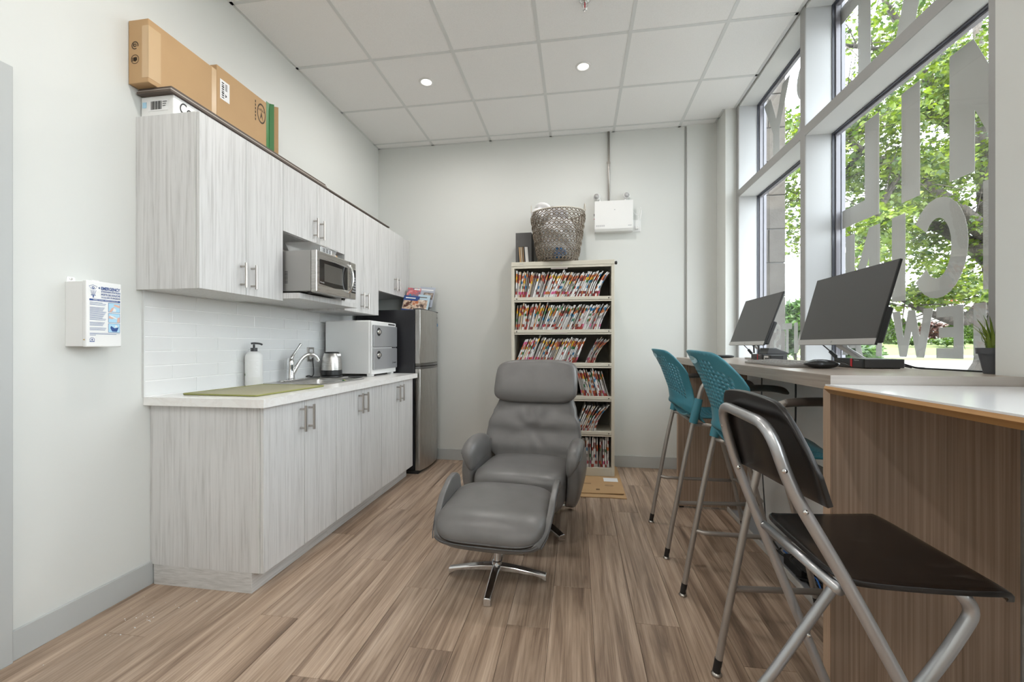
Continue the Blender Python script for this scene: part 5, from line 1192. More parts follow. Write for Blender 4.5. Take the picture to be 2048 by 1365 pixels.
obj('case', MB().box(1.052, 1.12, 2.520, 2.604, DZ + 0.0005, DZ + 0.032), M['black'], dkst, bevel=0.003); box('label', 1.0508, 1.0519, 2.545, 2.598, DZ + 0.018, DZ + 0.028, M['paper2'], dkst, 0)
obj('dial', MB().lathe([(0.011, 1.050), (0.011, 1.0519)], c=(0, 2.598, DZ + 0.012), axis='x', seg=16), M['chrome'], dkst)
kbd = thing('keyboard', 'slim grey computer keyboard on the desk in front of the near monitor', 'keyboard')
obj('body', MB().prism([(0.815, DZ + 0.0006), (0.955, DZ + 0.0006), (0.955, DZ + 0.020), (0.815, DZ + 0.010)], 'y', 1.800, 2.235), mat('keyboard_grey', (0.27, 0.26, 0.25), 0.4), kbd, bevel=0.002)
kk = MB()
for r in range(5):
    for c in range(15):
        xk = 0.825 + r * 0.025; zk = DZ + 0.0105 + r * 0.0018
        kk.box(xk, xk + 0.020, 1.810 + c * 0.028, 1.833 + c * 0.028, zk, zk + 0.0035)
obj('keys', kk, mat('key_grey', (0.33, 0.32, 0.31), 0.5), kbd)
ms2 = thing('mouse', 'black computer mouse near the front corner of the desk', 'mouse', (0.905, 1.742, DZ))
def mfn(x, y, z): return (x, y, max(0.0006, 0.016 + z * (1.0 - 0.5 * (x / 0.058) ** 2 * (1 if x < 0 else 1.4))))
obj('shell', MB().pillow((0.058, 0.032, 0.018), 2.8, 12, mfn), mat('glossy_black', (0.012, 0.012, 0.013), 0.18), ms2, smooth=True)
obj('wheel', MB().lathe([(0.008, -0.003), (0.008, 0.003)], c=(-0.030, 0, 0.023), axis='y', seg=14), M['dark_pl'], ms2, smooth=True)
mc = MB(); mc.tube(smooth_path([(0.848, 1.742, DZ + 0.012), (0.90, 1.79, DZ + 0.03), (0.97, 1.775, DZ + 0.026), (1.02, 1.77, DZ + 0.006)], 5), 0.0017, 6); tag(obj('mouse_cable', mc, M['black'], smooth=True), 'thin mouse cable arching from the mouse towards the mini computer', 'cable')
mp = thing('glasses_case', 'small black pouch at the far end of the desk by the back gable', 'pouch', (1.02, 3.16, DZ + 0.0005)); obj('pouch', MB().pillow((0.06, 0.045, 0.010), 3, 8, lambda x, y, z: (x, y, z + 0.010)), M['blackm'], mp, smooth=True)

# potted grass by the pier
pp = thing('potted_plant', 'small green spiky plant in a dark grey pot on the desk beside the pier', 'plant', (1.246, 1.484, DZ + 0.0005))
obj('pot', MB().lathe([(0.024, 0), (0.035, 0.058), (0.035, 0.060), (0.040, 0.060), (0.041, 0.078), (0.037, 0.078), (0.033, 0.065), (0.001, 0.064)], seg=28), mat('anthracite_pot', (0.065, 0.067, 0.075), 0.5), pp, autosmooth=35)
lfm = mat('spiky_leaf', (0.13, 0.20, 0.015), 0.45); t = NT(lfm); gi = t.n('ShaderNodeObjectInfo'); t.color(t.ramp(gi.outputs['Random'], [(0, (0.07, 0.13, 0.012)), (1, (0.22, 0.28, 0.03))]))
rl = random.Random(11)
for k in range(26):
    a = rl.uniform(0, 2 * PI); L = rl.uniform(0.07, 0.135); sp_r = rl.uniform(0.15, 0.75); w = rl.uniform(0.003, 0.0055)
    mb = MB(); V_ = []; n = 6
    for j in range(n + 1):
        t_ = j / n; r = 0.010 * rl.random() + L * sp_r * t_ ** 1.8 * 0.6; z = 0.064 + L * t_ * (1 - 0.2 * sp_r * t_)
        ww = w * (1 - t_) ** 0.6 + 0.0003
        if j == 0: r0 = r
        c = Vector((math.cos(a) * (0.008 + r), math.sin(a) * (0.008 + r), z)); s_ = Vector((-math.sin(a), math.cos(a), 0)) * ww
        V_ += [c - s_, c + Vector((math.cos(a), math.sin(a), 0)) * ww * 0.4, c + s_]
    F = []
    for j in range(n):
        b = j * 3; F += [(b, b + 1, b + 4, b + 3), (b + 1, b + 2, b + 5, b + 4)]
    mb.add(V_, F); obj('leaf', mb, lfm, pp, smooth=True)

# ------------------------------------------------------------------ teal bar stools
def perforated(fn, nu, nv, hole, r=0.30):
    """grid of cells on surface fn(u,v); cells where hole(i,j) is true get an octagonal hole"""
    mb = MB(); idx = {}; V_ = []
    def vid(a, b):
        k = (round(a, 4), round(b, 4))
        if k not in idx: idx[k] = len(V_); V_.append(fn(a / nu, b / nv))
        return idx[k]
    F = []
    for j in range(nv):
        for i in range(nu):
            O = [vid(i, j), vid(i + .5, j), vid(i + 1, j), vid(i + 1, j + .5), vid(i + 1, j + 1), vid(i + .5, j + 1), vid(i, j + 1), vid(i, j + .5)]
            if hole(i, j):
                I = []
                for k in range(8):
                    a = math.radians(225 + 45 * k); I.append(vid(i + .5 + r * math.cos(a), j + .5 + r * math.sin(a)))
                for k in range(8): F.append((O[k], O[(k + 1) % 8], I[(k + 1) % 8], I[k]))
            else: F.append(tuple(O))
    mb.add(V_, F); return mb
xc_t = [(0.74, 0.612), (0.80, 0.575), (0.845, 0.556), (0.864, 0.562), (0.925, 0.553), (1.044, 0.512), (1.154, 0.456), (1.17, 0.448)]
def lin(tab, z):
    if z <= tab[0][0]: return tab[0][1]
    for (a, va), (b, vb) in zip(tab, tab[1:]):
        if z <= b: return va + (vb - va) * (z - a) / (b - a)
    return tab[-1][1]
bw_t = [(0.74, 0.243), (0.80, 0.240), (0.86, 0.215), (0.91, 0.203), (0.98, 0.212), (1.05, 0.236), (1.17, 0.242)]
def back_s(a, b):
    u = a * 2 - 1; au = abs(u)
    zb = 0.838 - 0.085 * au ** 2.2; zt = 1.157 - 0.020 * au ** 2 - 0.115 * max(0, (au - 0.60) / 0.40) ** 2.6
    z = zb + (zt - zb) * b
    return (lin(xc_t, z) + (0.082 + 0.02 * max(0, 0.9 - z)) * u * u, u * lin(bw_t, z), z)
def seat_s(a, b):
    v = a * 2 - 1; t = b
    x = 0.615 + 0.40 * t; hw = 0.205 - 0.035 * (1 - t) ** 2 - 0.03 * max(0, (t - 0.8) / 0.2) ** 2
    z = 0.748 + 0.026 * abs(v) ** 2.2 * (1 - 0.3 * t) + 0.055 * max(0, (0.22 - t) / 0.22) ** 2 * 0.4 - 0.030 * max(0, (t - 0.8) / 0.2) ** 2 + 0.012 * t
    return (x, v * hw, z)
NBU, NBV = 22, 20
back_me = perforated(back_s, NBU, NBV, lambda i, j: 2 <= i < NBU - 2 and 5 <= j < 18 and not (j >= 16 and not 5 <= i < 17) and not (j >= 15 and 9 <= i <= 12), 0.33).mesh('backrest', M['teal'], True)
seat_me = perforated(seat_s, 20, 18, lambda i, j: 2 <= i < 18 and 2 <= j < 14, 0.33).mesh('seat', M['teal'], True)
def make_stool(label):
    st = thing('bar_stool', label, 'stool', (0, 0, 0), 0, 'teal bar stools at the desk')
    for nm, me, th in (('backrest', back_me, 0.007), ('seat', seat_me, 0.009)):
        o = link(nm, me, st); sm = o.modifiers.new('solid', 'SOLIDIFY'); sm.thickness = th; sm.offset = 0
    # hand slot: light seen through the opening, painted as a pale oval
    hs = MB(); pts = []
    for k in range(16):
        a = 2 * PI * k / 16; y = 0.052 * math.cos(a); z = 1.118 + 0.016 * math.sin(a); pts.append((lin(xc_t, z) + 0.082 * (y / 0.22) ** 2 - 0.0075, y, z))
    hs.add(pts, [tuple(range(16))]); obj('slot_light', hs, mat('slot_light_blue', (0.42, 0.68, 0.78), 0.4), st)
    for sg in (-1, 1):
        y = 0.243 * sg
        pth = [(0.490, y, 0.022), (0.512, y, 0.16), (0.540, y, 0.31), (0.584, y, 0.55), (0.630, y, 0.765), (0.652, y, 0.865), (0.668, y, 0.930), (0.685, y, 0.962), (0.715, y, 0.975)]
        mb = MB(); mb.tube(smooth_path(pth, 5), 0.0125, 12); lg = obj('rear_leg', mb, M['tubeg'], st, smooth=True)
        obj('ferrule', MB().tube([(0.4868, y, 0.012), (0.4945, y, 0.058)], 0.0135, 12), M['black'], lg, smooth=False, autosmooth=40)
        obj('glide', MB().lathe([(0.017, 0), (0.0185, 0.004), (0.015, 0.011), (0.006, 0.013)], c=(0.487, y, 0), seg=16), M['nickel'], lg, smooth=True)
        mb = MB(); mb.tube(smooth_path([(0.710, y, 0.974), (0.760, y, 0.979), (0.840, y * 0.99, 0.981), (0.905, y * 0.97, 0.975), (0.940, y * 0.96, 0.958)], 5), [0.0145] * 4 + [0.0155] * 13 + [0.014, 0.011, 0.008, 0.005], 12); obj('arm_pad', mb, M['padbrown'], st, smooth=True)
        # sleeve of the back around the leg
        mb = MB(); mb.tube([(0.6265, y, 0.752), (0.640, y, 0.81), (0.6565, y, 0.885)], [0.022, 0.0235, 0.021], 14); obj('back_sleeve', mb, M['teal'], st, smooth=False, autosmooth=40)
        yf = 0.205 * sg
        mb = MB(); mb.tube(smooth_path([(1.050, yf * 1.06, 0.022), (0.985, yf, 0.30), (0.905, yf * 0.97, 0.60), (0.870, yf * 0.92, 0.715)], 5), 0.0125, 12); lf = obj('front_leg', mb, M['tubeg'], st, smooth=True)
        obj('ferrule', MB().tube([(1.053, yf * 1.062, 0.012), (1.042, yf * 1.053, 0.058)], 0.0135, 12), M['black'], lf, autosmooth=40)
        obj('glide', MB().lathe([(0.017, 0), (0.0185, 0.004), (0.015, 0.011), (0.006, 0.013)], c=(1.053, yf * 1.062, 0), seg=16), M['nickel'], lf, smooth=True)
        mb = MB(); mb.tube(fillet([(0.540, y, 0.312), (0.575, y * 0.94, 0.306), (0.980, yf, 0.312)], 0.04, 4), 0.0105, 10); obj('side_stretcher', mb, M['tubeg'], st, smooth=True)
        mb = MB(); mb.tube([(0.628, y, 0.742), (0.660, y * 0.82, 0.738), (0.70, y * 0.78, 0.735)], 0.0105, 10); mb.tube([(0.66, y * 0.80, 0.736), (0.90, y * 0.78, 0.722)], 0.0105, 10); obj('seat_rail', mb, M['tubeg'], st, smooth=True)
    mb = MB(); mb.tube(fillet([(0.976, -0.205, 0.325), (1.00, -0.185, 0.322), (1.00, 0.185, 0.322), (0.976, 0.205, 0.325)], 0.02), 0.0105, 10); obj('foot_rail', mb, M['tubeg'], st, smooth=True)
    for xx, zz in ((0.66, 0.736), (0.88, 0.722)): obj('cross_rail', MB().tube([(xx, -0.195, zz), (xx, 0.195, zz)], 0.0105, 10), M['tubeg'], st, smooth=True)
    box('seat_bumper', 0.735, 0.79, -0.165, -0.140, 0.712, 0.728, M['black'], st, 0.003)
    return st
s1 = make_stool('teal perforated bar stool farther away, nearest the filing cabinet'); s1.location = (0, 2.683, 0)
s2 = copy_tree(s1); s2.location = (0.004, 1.846, 0); s2['label'] = 'teal perforated bar stool in the middle, partly behind the black folding stool'

# ------------------------------------------------------------------ black folding bar stool
fs = thing('folding_stool', 'folding bar stool with black-brown wooden seat and silver tube frame in the foreground', 'stool', (0.40, 1.09, 0))
ox, oy = 0.40, 1.09
L_ = lambda p: (p[0] - ox, p[1] - oy, p[2])
yn, yf_ = 0.915, 1.262
fr = [(0.775, yf_ + 0.035, 0.012), (0.655, yf_ + 0.012, 0.295), (0.490, yf_ - 0.005, 0.708), (0.425, yf_ - 0.012, 0.875), (0.386, yf_ - 0.030, 1.017)]
nr = [(0.386, yn + 0.015, 1.012), (0.420, yn + 0.003, 0.890), (0.520, yn, 0.712), (0.655, yn - 0.012, 0.440), (0.865, yn - 0.035, 0.012)]
mb = MB(); mb.tube([L_(p) for p in fillet(fr + nr, 0.075, 6)], 0.0125, 14); obj('back_frame', mb, M['silver'], fs, smooth=True)
for (p0, p1, p2, p3) in (((0.320, yf_ - 0.01, 0.012), (0.500, yf_ - 0.045, 0.283), (0.668, yf_ - 0.045, 0.560), (0.735, yf_ - 0.05, 0.672)), ((0.360, yn + 0.055, 0.012), (0.545, yn + 0.05, 0.283), (0.722, yn + 0.045, 0.560), (0.772, yn + 0.045, 0.655))):
    mb = MB(); mb.tube([L_(p) for p in fillet([p0, p1, p2, p3, (p3[0] - 0.03, p3[1], 0.694)], 0.05, 5)], 0.0125, 14); lg = obj('rear_leg', mb, M['silver'], fs, smooth=True)
    obj('foot_cap', MB().tube([L_((p0[0] - 0.004, p0[1], 0.001)), L_((p0[0] + 0.022, p0[1], 0.045))], 0.0145, 12), M['black'], lg, autosmooth=40)
for p in (fr[0], nr[-1]): obj('foot_cap', MB().tube([L_((p[0] + 0.004, p[1], 0.001)), L_((p[0] - 0.015, p[1], 0.045))], 0.0145, 12), M['black'], fs, autosmooth=40)
for qa, qb in (((0.365, yf_ - 0.015, 0.075), (0.405, yn + 0.053, 0.075)), ((0.745, yf_ + 0.028, 0.09), (0.825, yn - 0.03, 0.09))): obj('stretcher', MB().tube([L_(qa), L_(qb)], 0.010, 10), M['silver'], fs, smooth=True)
mb = MB(); mb.tube([L_((0.505, yf_ - 0.002, 0.685)), L_((0.515, yn + 0.012, 0.690))], 0.0110, 12); obj('seat_tube', mb, M['silver'], fs, smooth=True)
# moulded plywood seat, rounded corners, front edge rolled down
def fs_outline(t0):
    pts = [(0.512, 0.930), (0.800, 0.934), (0.846, 1.326), (0.520, 1.268)]
    return pts
cor = [Vector((0.508, 0.926, 0)), Vector((0.845, 0.930, 0)), Vector((0.850, 1.318, 0)), Vector((0.512, 1.270, 0))]
def seat_bil(a, b):
    p = cor[0] * (1 - a) * (1 - b) + cor[1] * a * (1 - b) + cor[2] * a * b + cor[3] * (1 - a) * b
    # round the corners
    ca, cb = a * 2 - 1, b * 2 - 1; ce = (cor[0] + cor[1] + cor[2] + cor[3]) / 4
    k = 1 - 0.10 * (abs(ca) ** 7) * (abs(cb) ** 7)
    q = ce + (p - ce) * k
    z = 0.712 - 0.004 * math.sin(a * PI) - 0.030 * max(0, (a - 0.86) / 0.14) ** 2 + 0.006 * max(0, (0.1 - a) / 0.1)
    return (q.x - ox, q.y - oy, z)
o = obj('seat', MB().grid(seat_bil, 24, 20), M['blackwood'], fs, smooth=True); sm = o.modifiers.new('s', 'SOLIDIFY'); sm.thickness = 0.012; sm.offset = -1; bv = o.modifiers.new('b', 'BEVEL'); bv.width = 0.004; bv.segments = 2; bv.limit_method = 'ANGLE'
# curved backrest board in front of the frame
def bk_s(a, b):
    u = a * 2 - 1; y = 1.074 - u * 0.203; 
    h0 = 0.860 + 0.012 * u; top = 1.066 - 0.020 * abs(u) ** 2 - 0.120 * max(0, (abs(u) - 0.58) / 0.42) ** 2.4
    z = h0 + (top - h0) * b
    x = 0.457 - 0.30 * (z - 0.862) + 0.012 * (1 - u * u) - 0.010 + 0.024 * max(0, u) ** 1.6
    return (x - ox, y - oy, z)
o = obj('backrest', MB().grid(bk_s, 28, 12), M['blackwood'], fs, smooth=True); sm = o.modifiers.new('s', 'SOLIDIFY'); sm.thickness = 0.011; sm.offset = 0; bv = o.modifiers.new('b', 'BEVEL'); bv.width = 0.004; bv.segments = 2; bv.limit_method = 'ANGLE'
for p in ((0.403, yn + 0.002, 0.928), (0.440, yn, 0.850), (0.395, yf_ - 0.015, 0.958), (0.437, yf_ - 0.010, 0.842), (0.590, yf_ - 0.055, 0.428), (0.500, yf_ - 0.008, 0.690)):
    obj('rivet', MB().lathe([(0.0055, 0.0), (0.005, -0.003), (0.001, -0.0045)], c=(p[0] - ox, p[1] - oy - 0.012, p[2]), axis='y', seg=10), M['chrome'], fs, smooth=True)

# ------------------------------------------------------------------ cables under the desk
trk = thing('cable_tray', 'long low light grey cable tray on the floor under the desk', 'cable tray')
box('tray', 1.062, 1.185, 1.42, 3.20, 0.0005, 0.010, M['grey_pl'], trk, 0.001); box('lip', 1.050, 1.061, 1.42, 3.20, 0.0005, 0.034, mat('tray_lip', (0.50, 0.49, 0.47), 0.45), trk, 0.003)
rk = random.Random(5)
def cable(label, seedp, m_, r):
    o = obj('cable', MB().tube(smooth_path(seedp, 5), r, 6), m_, smooth=True); tag(o, label, 'cable')
for k in range(7):
    y = 1.55 + k * 0.09; pts = []
    for j in range(7): pts.append((rk.uniform(1.085, 1.165), y + j * 0.11 + rk.uniform(-0.04, 0.04), rk.uniform(0.016, 0.075)))
    cable('black cable in the tangle lying in the tray under the desk', pts, M['black'], 0.005)
    C.objects[-1]['group'] = 'tangled black cables under the desk'
cable('blue network cable in the tray under the desk', [(1.07, 2.05, 0.05), (1.10, 2.15, 0.085), (1.13, 2.30, 0.05), (1.11, 2.5, 0.06)], mat('blue_cable', (0.03, 0.16, 0.55), 0.4), 0.004)
cable('black cable hanging down the wall under the desk', [(1.17, 2.50, 1.03), (1.165, 2.49, 0.80), (1.15, 2.47, 0.55), (1.17, 2.44, 0.35), (1.14, 2.30, 0.16), (1.12, 2.20, 0.08)], M['black'], 0.005)
cable('thin dark cable hanging beside the far gable under the desk', [(1.16, 2.90, 1.03), (1.15, 2.88, 0.70), (1.17, 2.92, 0.40), (1.14, 2.80, 0.12)], M['dark_pl'], 0.004)
pst = thing('power_strip', 'black power strip with orange switch in the tray under the desk', 'power strip')
obj('body', MB().box(1.085, 1.135, 1.90, 2.15, 0.0105, 0.050), M['black'], pst, bevel=0.004); box('switch', 1.095, 1.120, 2.11, 2.13, 0.050, 0.056, mat('orange_switch', (0.7, 0.22, 0.02), 0.4), pst, 0.001)
ad = MB(); ad.box(1.08, 1.16, 1.66, 1.80, 0.0105, 0.060); tag(obj('power_adapter', ad, M['blackm'], bevel=0.006), 'black power adapter brick at the near end of the cable tray', 'adapter')
ad = MB(); ad.box(1.08, 1.165, 1.50, 1.60, 0.0105, 0.050); tag(obj('white_adapter', ad, M['white_pl'], bevel=0.006), 'white power adapter at the near end of the cable tray', 'adapter')
ad = MB(); ad.box(1.09, 1.16, 2.28, 2.46, 0.0105, 0.065); tag(obj('surge_protector', ad, M['blackm'], bevel=0.006), 'flat black box in the middle of the cable tray', 'adapter')

# crumbs swept towards the base cabinet
cr_ = MB(); rcb = random.Random(9)
for _ in range(26):
    x, y = rcb.gauss(-1.85, 0.13), rcb.gauss(1.58, 0.13); q = rcb.uniform(0.0012, 0.0034)
    if x < XL + 0.02 or y > 1.78: continue
    cr_.pillow((q, q * 0.8, q * 0.6), 2.4, 2, lambda a, b, c, x=x, y=y, q=q: (x + a, y + b, 0.0002 + q * 0.6 + c))
o = obj('crumbs', cr_, M['paper']); o['kind'] = 'stuff'; tag(o, 'white crumbs scattered on the floor beside the base cabinet', 'crumbs')

# ------------------------------------------------------------------ outside
# ground in bands: paving, grass strip, kerb, lawn; bands run across the view from the window
def dpt(px, d): t = (px - 1024.0) / 846.0; c, s_ = math.cos(YAW), math.sin(YAW); return Vector((t * d * c - d * s_, t * d * s_ + d * c, 0))
def gz(d):
    tab = [(0, 0.62), (14, 0.62), (18.5, 0.66), (19.2, 0.70), (26, 0.95), (34, 1.36), (60, 1.60)]
    for (a, va), (b, vb) in zip(tab, tab[1:]):
        if d <= b: return va + (vb - va) * (d - a) / (b - a)
    return 1.6
def band(name, d0, d1, m_, dz=0.0, n=6):
    c, s_ = math.cos(YAW), math.sin(YAW)
    def f(u, v):
        d = d0 + (d1 - d0) * v; xr = -4 + 74 * u
        X_, Y_ = xr * c - d * s_, xr * s_ + d * c
        return (max(X_, 1.72), Y_, gz(d) + dz)
    return struct(obj(name, MB().grid(f, 12, n), m_))
band('paving', -14, 15.4, M['pave'], n=14); band('grass_strip', 15.4, 18.6, M['grass']); band('kerb', 18.6, 19.3, M['curb'], 0.03, 1); band('lawn', 19.3, 60, M['grass'], n=12)
struct(box('facade_plinth', 1.701, 1.74, -3, 4.6, 0.0, 0.98, M['stone'], bevel=0)); struct(box('facade_upper', 1.56, 1.60, -3, 4.2, ZC + 0.02, ZC + 1.2, M['stone'], bevel=0))

pil = struct(box('stone_pillar', 1.735, 2.052, 4.615, 5.40, 0.30, 4.6, M['mortar'], bevel=0)); pil['label'] = 'pale limestone block pillar outside the far window'
bmesh_ = {}
z = 0.31; k = 0
while z < 4.5:
    for (a, b) in (((1.725, 1.905), (1.905, 2.064)) if k % 2 else ((1.725, 1.80), (1.80, 2.064))):
        q = (round(b - a, 3),)
        if q not in bmesh_: bmesh_[q] = MB().ring_loft([[(g, 0.004 - 0.012 * h, g), (b - a - g, 0.004 - 0.012 * h, g), (b - a - g, 0.004 - 0.012 * h, 0.338 - g), (g, 0.004 - 0.012 * h, 0.338 - g)] for g, h in ((0.004, -2), (0.004, 0.6), (0.008, 1))]).mesh('stone_block', M['stone'])
        link('stone_block', bmesh_[q], pil, (a, 4.613, z))
    sb = ('s', 0)
    if sb not in bmesh_: bmesh_[sb] = MB().box(0, 0.014, 0.004, 0.38, 0.004, 0.334).mesh('stone_block', M['stone'])
    for yy in (4.613, 5.0): link('stone_block', bmesh_[sb], pil, (2.050, yy, z))
    z += 0.340; k += 1

rt = random.Random(21)
LEAF = [(-0.02, 0, 0), (0.30, -0.42, 0.10), (0.62, -0.50, 0.16), (0.60, -0.20, 0.06), (1.0, 0.0, 0.0), (0.60, 0.20, 0.06), (0.62, 0.50, 0.16), (0.30, 0.42, 0.10)]
LF = [(0, 1, 2, 3), (0, 3, 4), (0, 4, 5), (0, 5, 6, 7)]
def add_leaf(V_, F, p, size, droop=0.5):
    a = rt.uniform(0, 2 * PI); e = rt.gauss(-droop, 0.55); ro = rt.uniform(-0.7, 0.7)
    M3 = Euler((ro, -e, a)).to_matrix(); o = len(V_)
    for q in LEAF: w = M3 @ (Vector(q) * size); V_.append((p[0] + w.x, p[1] + w.y, p[2] + w.z))
    for f in LF: F.append(tuple(i + o for i in f))
def foliage(name, clusters, n_each, size, m_, parent, droop=0.5):
    V_, F = [], []
    for c, r in clusters:
        for _ in range(int(n_each * (r[0] * r[1] * r[2]) ** (1 / 3) ** 1)):
            while True:
                q = (rt.uniform(-1, 1), rt.uniform(-1, 1), rt.uniform(-1, 1)); l = math.sqrt(sum(x * x for x in q))
                if 0.25 < l < 1: break
            add_leaf(V_, F, (c[0] + q[0] * r[0], c[1] + q[1] * r[1], c[2] + q[2] * r[2]), size * rt.uniform(0.7, 1.3), droop)
    o = obj(name, MB().add(V_, F), m_, parent); o['kind'] = 'stuff'; return o
def branch(parent, pts, r0, r1, name='branch', n=5):
    sp = smooth_path(pts, n); k = len(sp); return obj(name, MB().tube(sp, [r0 + (r1 - r0) * i / (k - 1) for i in range(k)], 9), M['bark'], parent, smooth=True)
def wp(px, py, d):       # world point seen at that direction and distance, for laying the tree out in space
    p = dpt(px, d); return (p.x, p.y, HC + (692 - py) / 846.0 * d)
mt = thing('maple_tree', 'large maple tree outside the middle window', 'tree', wp(1996, 750, 8.2))
base = Vector(mt.location)
def tl(p): return tuple(Vector(p) - base)
bo = tl(wp(1996, 755, 8.2))
branch(mt, [(bo[0], bo[1], -0.1), (bo[0], bo[1], 0.12), tl(wp(1992, 690, 8.2)), tl(wp(1985, 640, 8.2)), tl(wp(1990, 560, 8.3)), tl(wp(1975, 430, 8.6)), tl(wp(1960, 250, 9.0)), tl(wp(1955, 60, 9.4)), tl(wp(1930, -160, 9.8))], 0.31, 0.05, 'trunk', 6)
root = MB(); root.lathe([(0.55, -0.06), (0.42, 0.05), (0.34, 0.22), (0.29, 0.45)], c=(bo[0], bo[1], 0), seg=20); obj('root_flare', root, M['bark'], mt, smooth=True)
limbs = [[wp(1985, 600, 8.2), wp(1930, 640, 8.0), wp(1870, 630, 7.8), wp(1800, 600, 7.6)],
         [wp(1975, 470, 8.5), wp(1890, 400, 8.2), wp(1800, 345, 7.9), wp(1725, 300, 7.7), wp(1680, 280, 7.6)],
         [wp(1965, 330, 8.8), wp(1905, 250, 8.6), wp(1860, 230, 8.4), wp(1790, 240, 8.2), wp(1720, 190, 8.1)],
         [wp(1960, 220, 9.0), wp(1890, 130, 8.9), wp(1830, 90, 8.8), wp(1780, 20, 8.7), wp(1740, -60, 8.7)],
         [wp(1980, 520, 8.4), wp(1910, 470, 8.9), wp(1850, 450, 9.3), wp(1770, 470, 9.6), wp(1700, 470, 9.9)],
         [wp(1970, 400, 8.6), wp(2060, 300, 8.4), wp(2160, 200, 8.2), wp(2260, 120, 8.0)],
         [wp(1800, 345, 7.9), wp(1760, 420, 7.6), wp(1720, 500, 7.4), wp(1690, 560, 7.3)],
         [wp(1860, 230, 8.4), wp(1840, 130, 8.2), wp(1760, 100, 8.0), wp(1690, 90, 7.9), wp(1660, 70, 7.9)],
         [wp(1790, 240, 8.2), wp(1720, 235, 8.3), wp(1640, 230, 8.6), wp(1580, 250, 9.0)],
         [wp(1725, 300, 7.7), wp(1660, 380, 8.4), wp(1600, 400, 9.2), wp(1560, 390, 9.8)]]
for i, lm in enumerate(limbs): branch(mt, [tl(p) for p in lm], 0.165 if i < 6 else 0.06, 0.016)
twg = MB()
for lm in limbs:
    sp = smooth_path(lm, 5)
    for p in sp[2:]:
        for _ in range(2):
            q = Vector(p) + Vector((rt.gauss(0, .55), rt.gauss(0, .55), rt.gauss(0.05, .5))); mid = (Vector(p) + q) / 2 + Vector((0, 0, 0.08))
            twg.tube([tl(p), tl(mid), tl(q)], [0.012, 0.008, 0.003], 4)
o = obj('twigs', twg, M['bark'], mt); o['kind'] = 'stuff'
cl = []
for lm in limbs:
    sp = smooth_path(lm, 4)
    for k, p in enumerate(sp):
        if k < 2: continue
        for _ in range(2):
            cl.append((tl(Vector(p) + Vector((rt.gauss(0, .40), rt.gauss(0, .45), rt.gauss(0.12, .38)))), (rt.uniform(.28, .60), rt.uniform(.28, .60), rt.uniform(.16, .34))))
for (px, py, d, sx, n) in ((1900, 330, 8.8, 1.0, 8), (1830, 520, 9.2, 1.1, 8), (1950, 150, 9.0, 0.9, 8), (1760, 560, 8.4, .8, 5), (1940, 560, 8.6, .7, 6), (1740, 400, 8.4, .8, 5), (1850, 610, 7.9, .6, 6), (1960, 40, 9.4, .9, 5), (1990, 620, 7.6, .5, 4), (1590, 470, 9.4, .35, 3), (1590, 300, 9.2, .3, 2)):
    for _ in range(n): cl.append((tl(Vector(wp(px, py, d)) + Vector((rt.gauss(0, sx * .5), rt.gauss(0, sx * .5), rt.gauss(0, sx * .38)))), (rt.uniform(.30, .62), rt.uniform(.30, .62), rt.uniform(.18, .36))))
def seen(p):
    x, y, z = p[0] + base.x, p[1] + base.y, p[2] + base.z; c_, s_ = math.cos(YAW), math.sin(YAW); d = -x * s_ + y * c_
    return 1024 + 846 * (x * c_ + y * s_) / d, 692 - 846 * (z - HC) / d
def keep(p):
    px, py = seen(p)
    if p[2] + base.z < 2.0: return False
    if px < 1775 and py < 225: return rt.random() < 0.16          # thin crown at the far top
    return rt.random() < 0.86
cl = [c for c in cl if keep(c[0])]
foliage('foliage', cl, 330, 0.092, M['leaf'], mt)
# shrubs and trees farther out
def shrub(name, label, cat, px, py, d, r, m_, n, size, droop=0.2, group=None, zb=None):
    p = wp(px, py, d); zg = gz(d) if zb is None else zb
    th = thing(name, label, cat, (p[0], p[1], zg), 0, group)
    branch(th, [(0, 0, -0.02), (0.02, 0, (p[2] - zg) * 0.5), (0, 0.03, p[2] - zg)], 0.03, 0.008, 'stem')
    cls = [((rt.gauss(0, r[0] * .4), rt.gauss(0, r[0] * .4), p[2] - zg + rt.gauss(0, r[1] * .4)), (r[0] * .5, r[0] * .5, r[1] * .5)) for _ in range(10)]
    foliage('foliage', cls, n, size, m_, th, droop)
shrub('lilac_bush', 'leafy green bush outside the far window, next to the stone pillar', 'bush', 1588, 662, 6.0, (0.32, 0.42), M['leaf2'], 900, 0.10)
shrub('green_bush', 'light green bush low outside the middle window behind the near monitor', 'bush', 1700, 712, 6.5, (0.55, 0.22), M['leaf2'], 500, 0.11)
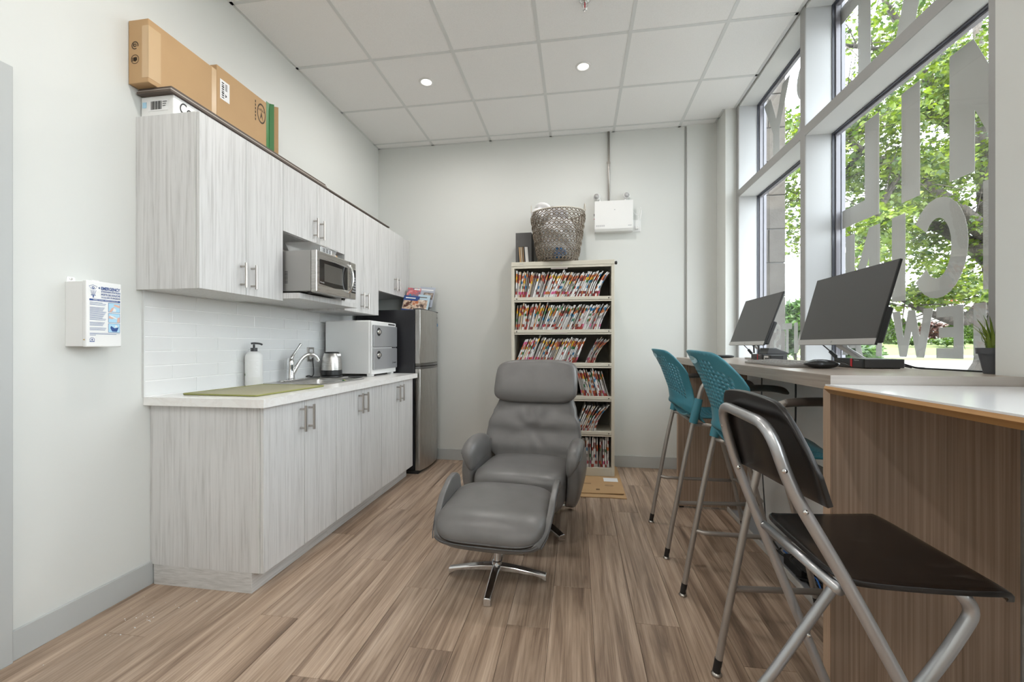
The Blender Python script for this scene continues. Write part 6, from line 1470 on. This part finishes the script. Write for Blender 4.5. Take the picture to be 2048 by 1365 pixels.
def cedar(label, px, ptop, pbot, d, w):
    p = wp(px, pbot, d); top = wp(px, ptop, d)[2]; zg = gz(d)
    th = thing('cedar', label, 'tree', (p[0], p[1], zg), 0, 'cedars along the far lawn'); H = top - zg
    branch(th, [(0, 0, -0.05), (0, 0, H * 0.6)], 0.05, 0.01, 'trunk')
    V_, F = [], []
    for _ in range(1500):
        t_ = rt.random(); rr = w * (1 - t_ ** 1.7) * (0.55 + 0.45 * min(1, t_ * 6)) * rt.uniform(0.75, 1.05); a = rt.uniform(0, 2 * PI)
        add_leaf(V_, F, (rr * math.cos(a), rr * math.sin(a), t_ * H), 0.17, -0.9)
    core = MB().lathe([(w * 0.5, 0.02), (w * 0.78, H * .2), (w * .6, H * .6), (0.02, H * .95)], seg=12)
    o = obj('inner_foliage', core, M['leaf_c'], th); o = obj('foliage', MB().add(V_, F), M['leaf_c'], th); o['kind'] = 'stuff'
for (lab, px, pt_, pb, d, w) in (('tall columnar cedar beside the monitor edge on the far lawn', 1778, 632, 690, 33, .50), ('slim cedar right of the tall one behind the letter W', 1806, 640, 690, 34, .42), ('cedar behind the right side of letter W on the far lawn', 1838, 648, 690, 35, .45),
                          ('dark cedar seen through the upper gap of letter E', 1901, 636, 690, 36, .40), ('dark narrow cedar just right of letter E', 1926, 630, 690, 37.5, .40), ('bright cedar left of the potted plant', 1947, 634, 688, 33, .46), ('cedar partly hidden behind the potted plant', 1975, 640, 690, 34, .5), ('cedar far left on the lawn behind the near monitor', 1700, 650, 690, 36, .5)):
    cedar(lab, px, pt_, pb, d, w)
shrub('copper_shrub', 'dark red leaved shrub on the far lawn behind letters W and E', 'shrub', 1862, 660, 32, (0.8, 0.75), M['leaf_r'], 260, 0.20)
shrub('low_shrub', 'low green shrub in front of the white building behind letter E', 'shrub', 1893, 683, 28.5, (0.9, 0.2), M['leaf_c'], 260, 0.16)
shrub('low_shrub', 'low green shrub in front of the white building behind letter W', 'shrub', 1815, 684, 29, (0.6, 0.2), M['leaf_c'], 260, 0.16)
bl = thing('white_building', 'long white building beyond the lawn', 'building', tuple(dpt(1850, 46)))
cB, sB = math.cos(YAW), math.sin(YAW)
MBd = Matrix.Translation(Vector((0, 0, 0))) @ Matrix.Rotation(YAW, 4, 'Z')
obj('wall', MB().box(-16, 16, 0, 8, 1.2, 6.6, M=MBd), M['bldg'], bl); obj('parapet', MB().box(-16.1, 16.1, -0.1, 8.1, 6.6, 6.9, M=MBd), M['bldg'], bl)
sg_ = MB()
for k in range(6):
    sg_.box(1.9 + k * 0.42, 2.02 + k * 0.42, -0.12, -0.02, 5.85, 6.35, M=MBd)
    if k % 2 == 0: sg_.box(2.02 + k * 0.42, 2.22 + k * 0.42, -0.12, -0.02, 6.05, 6.15, M=MBd)
obj('red_sign_strokes', sg_, M['red'], bl)
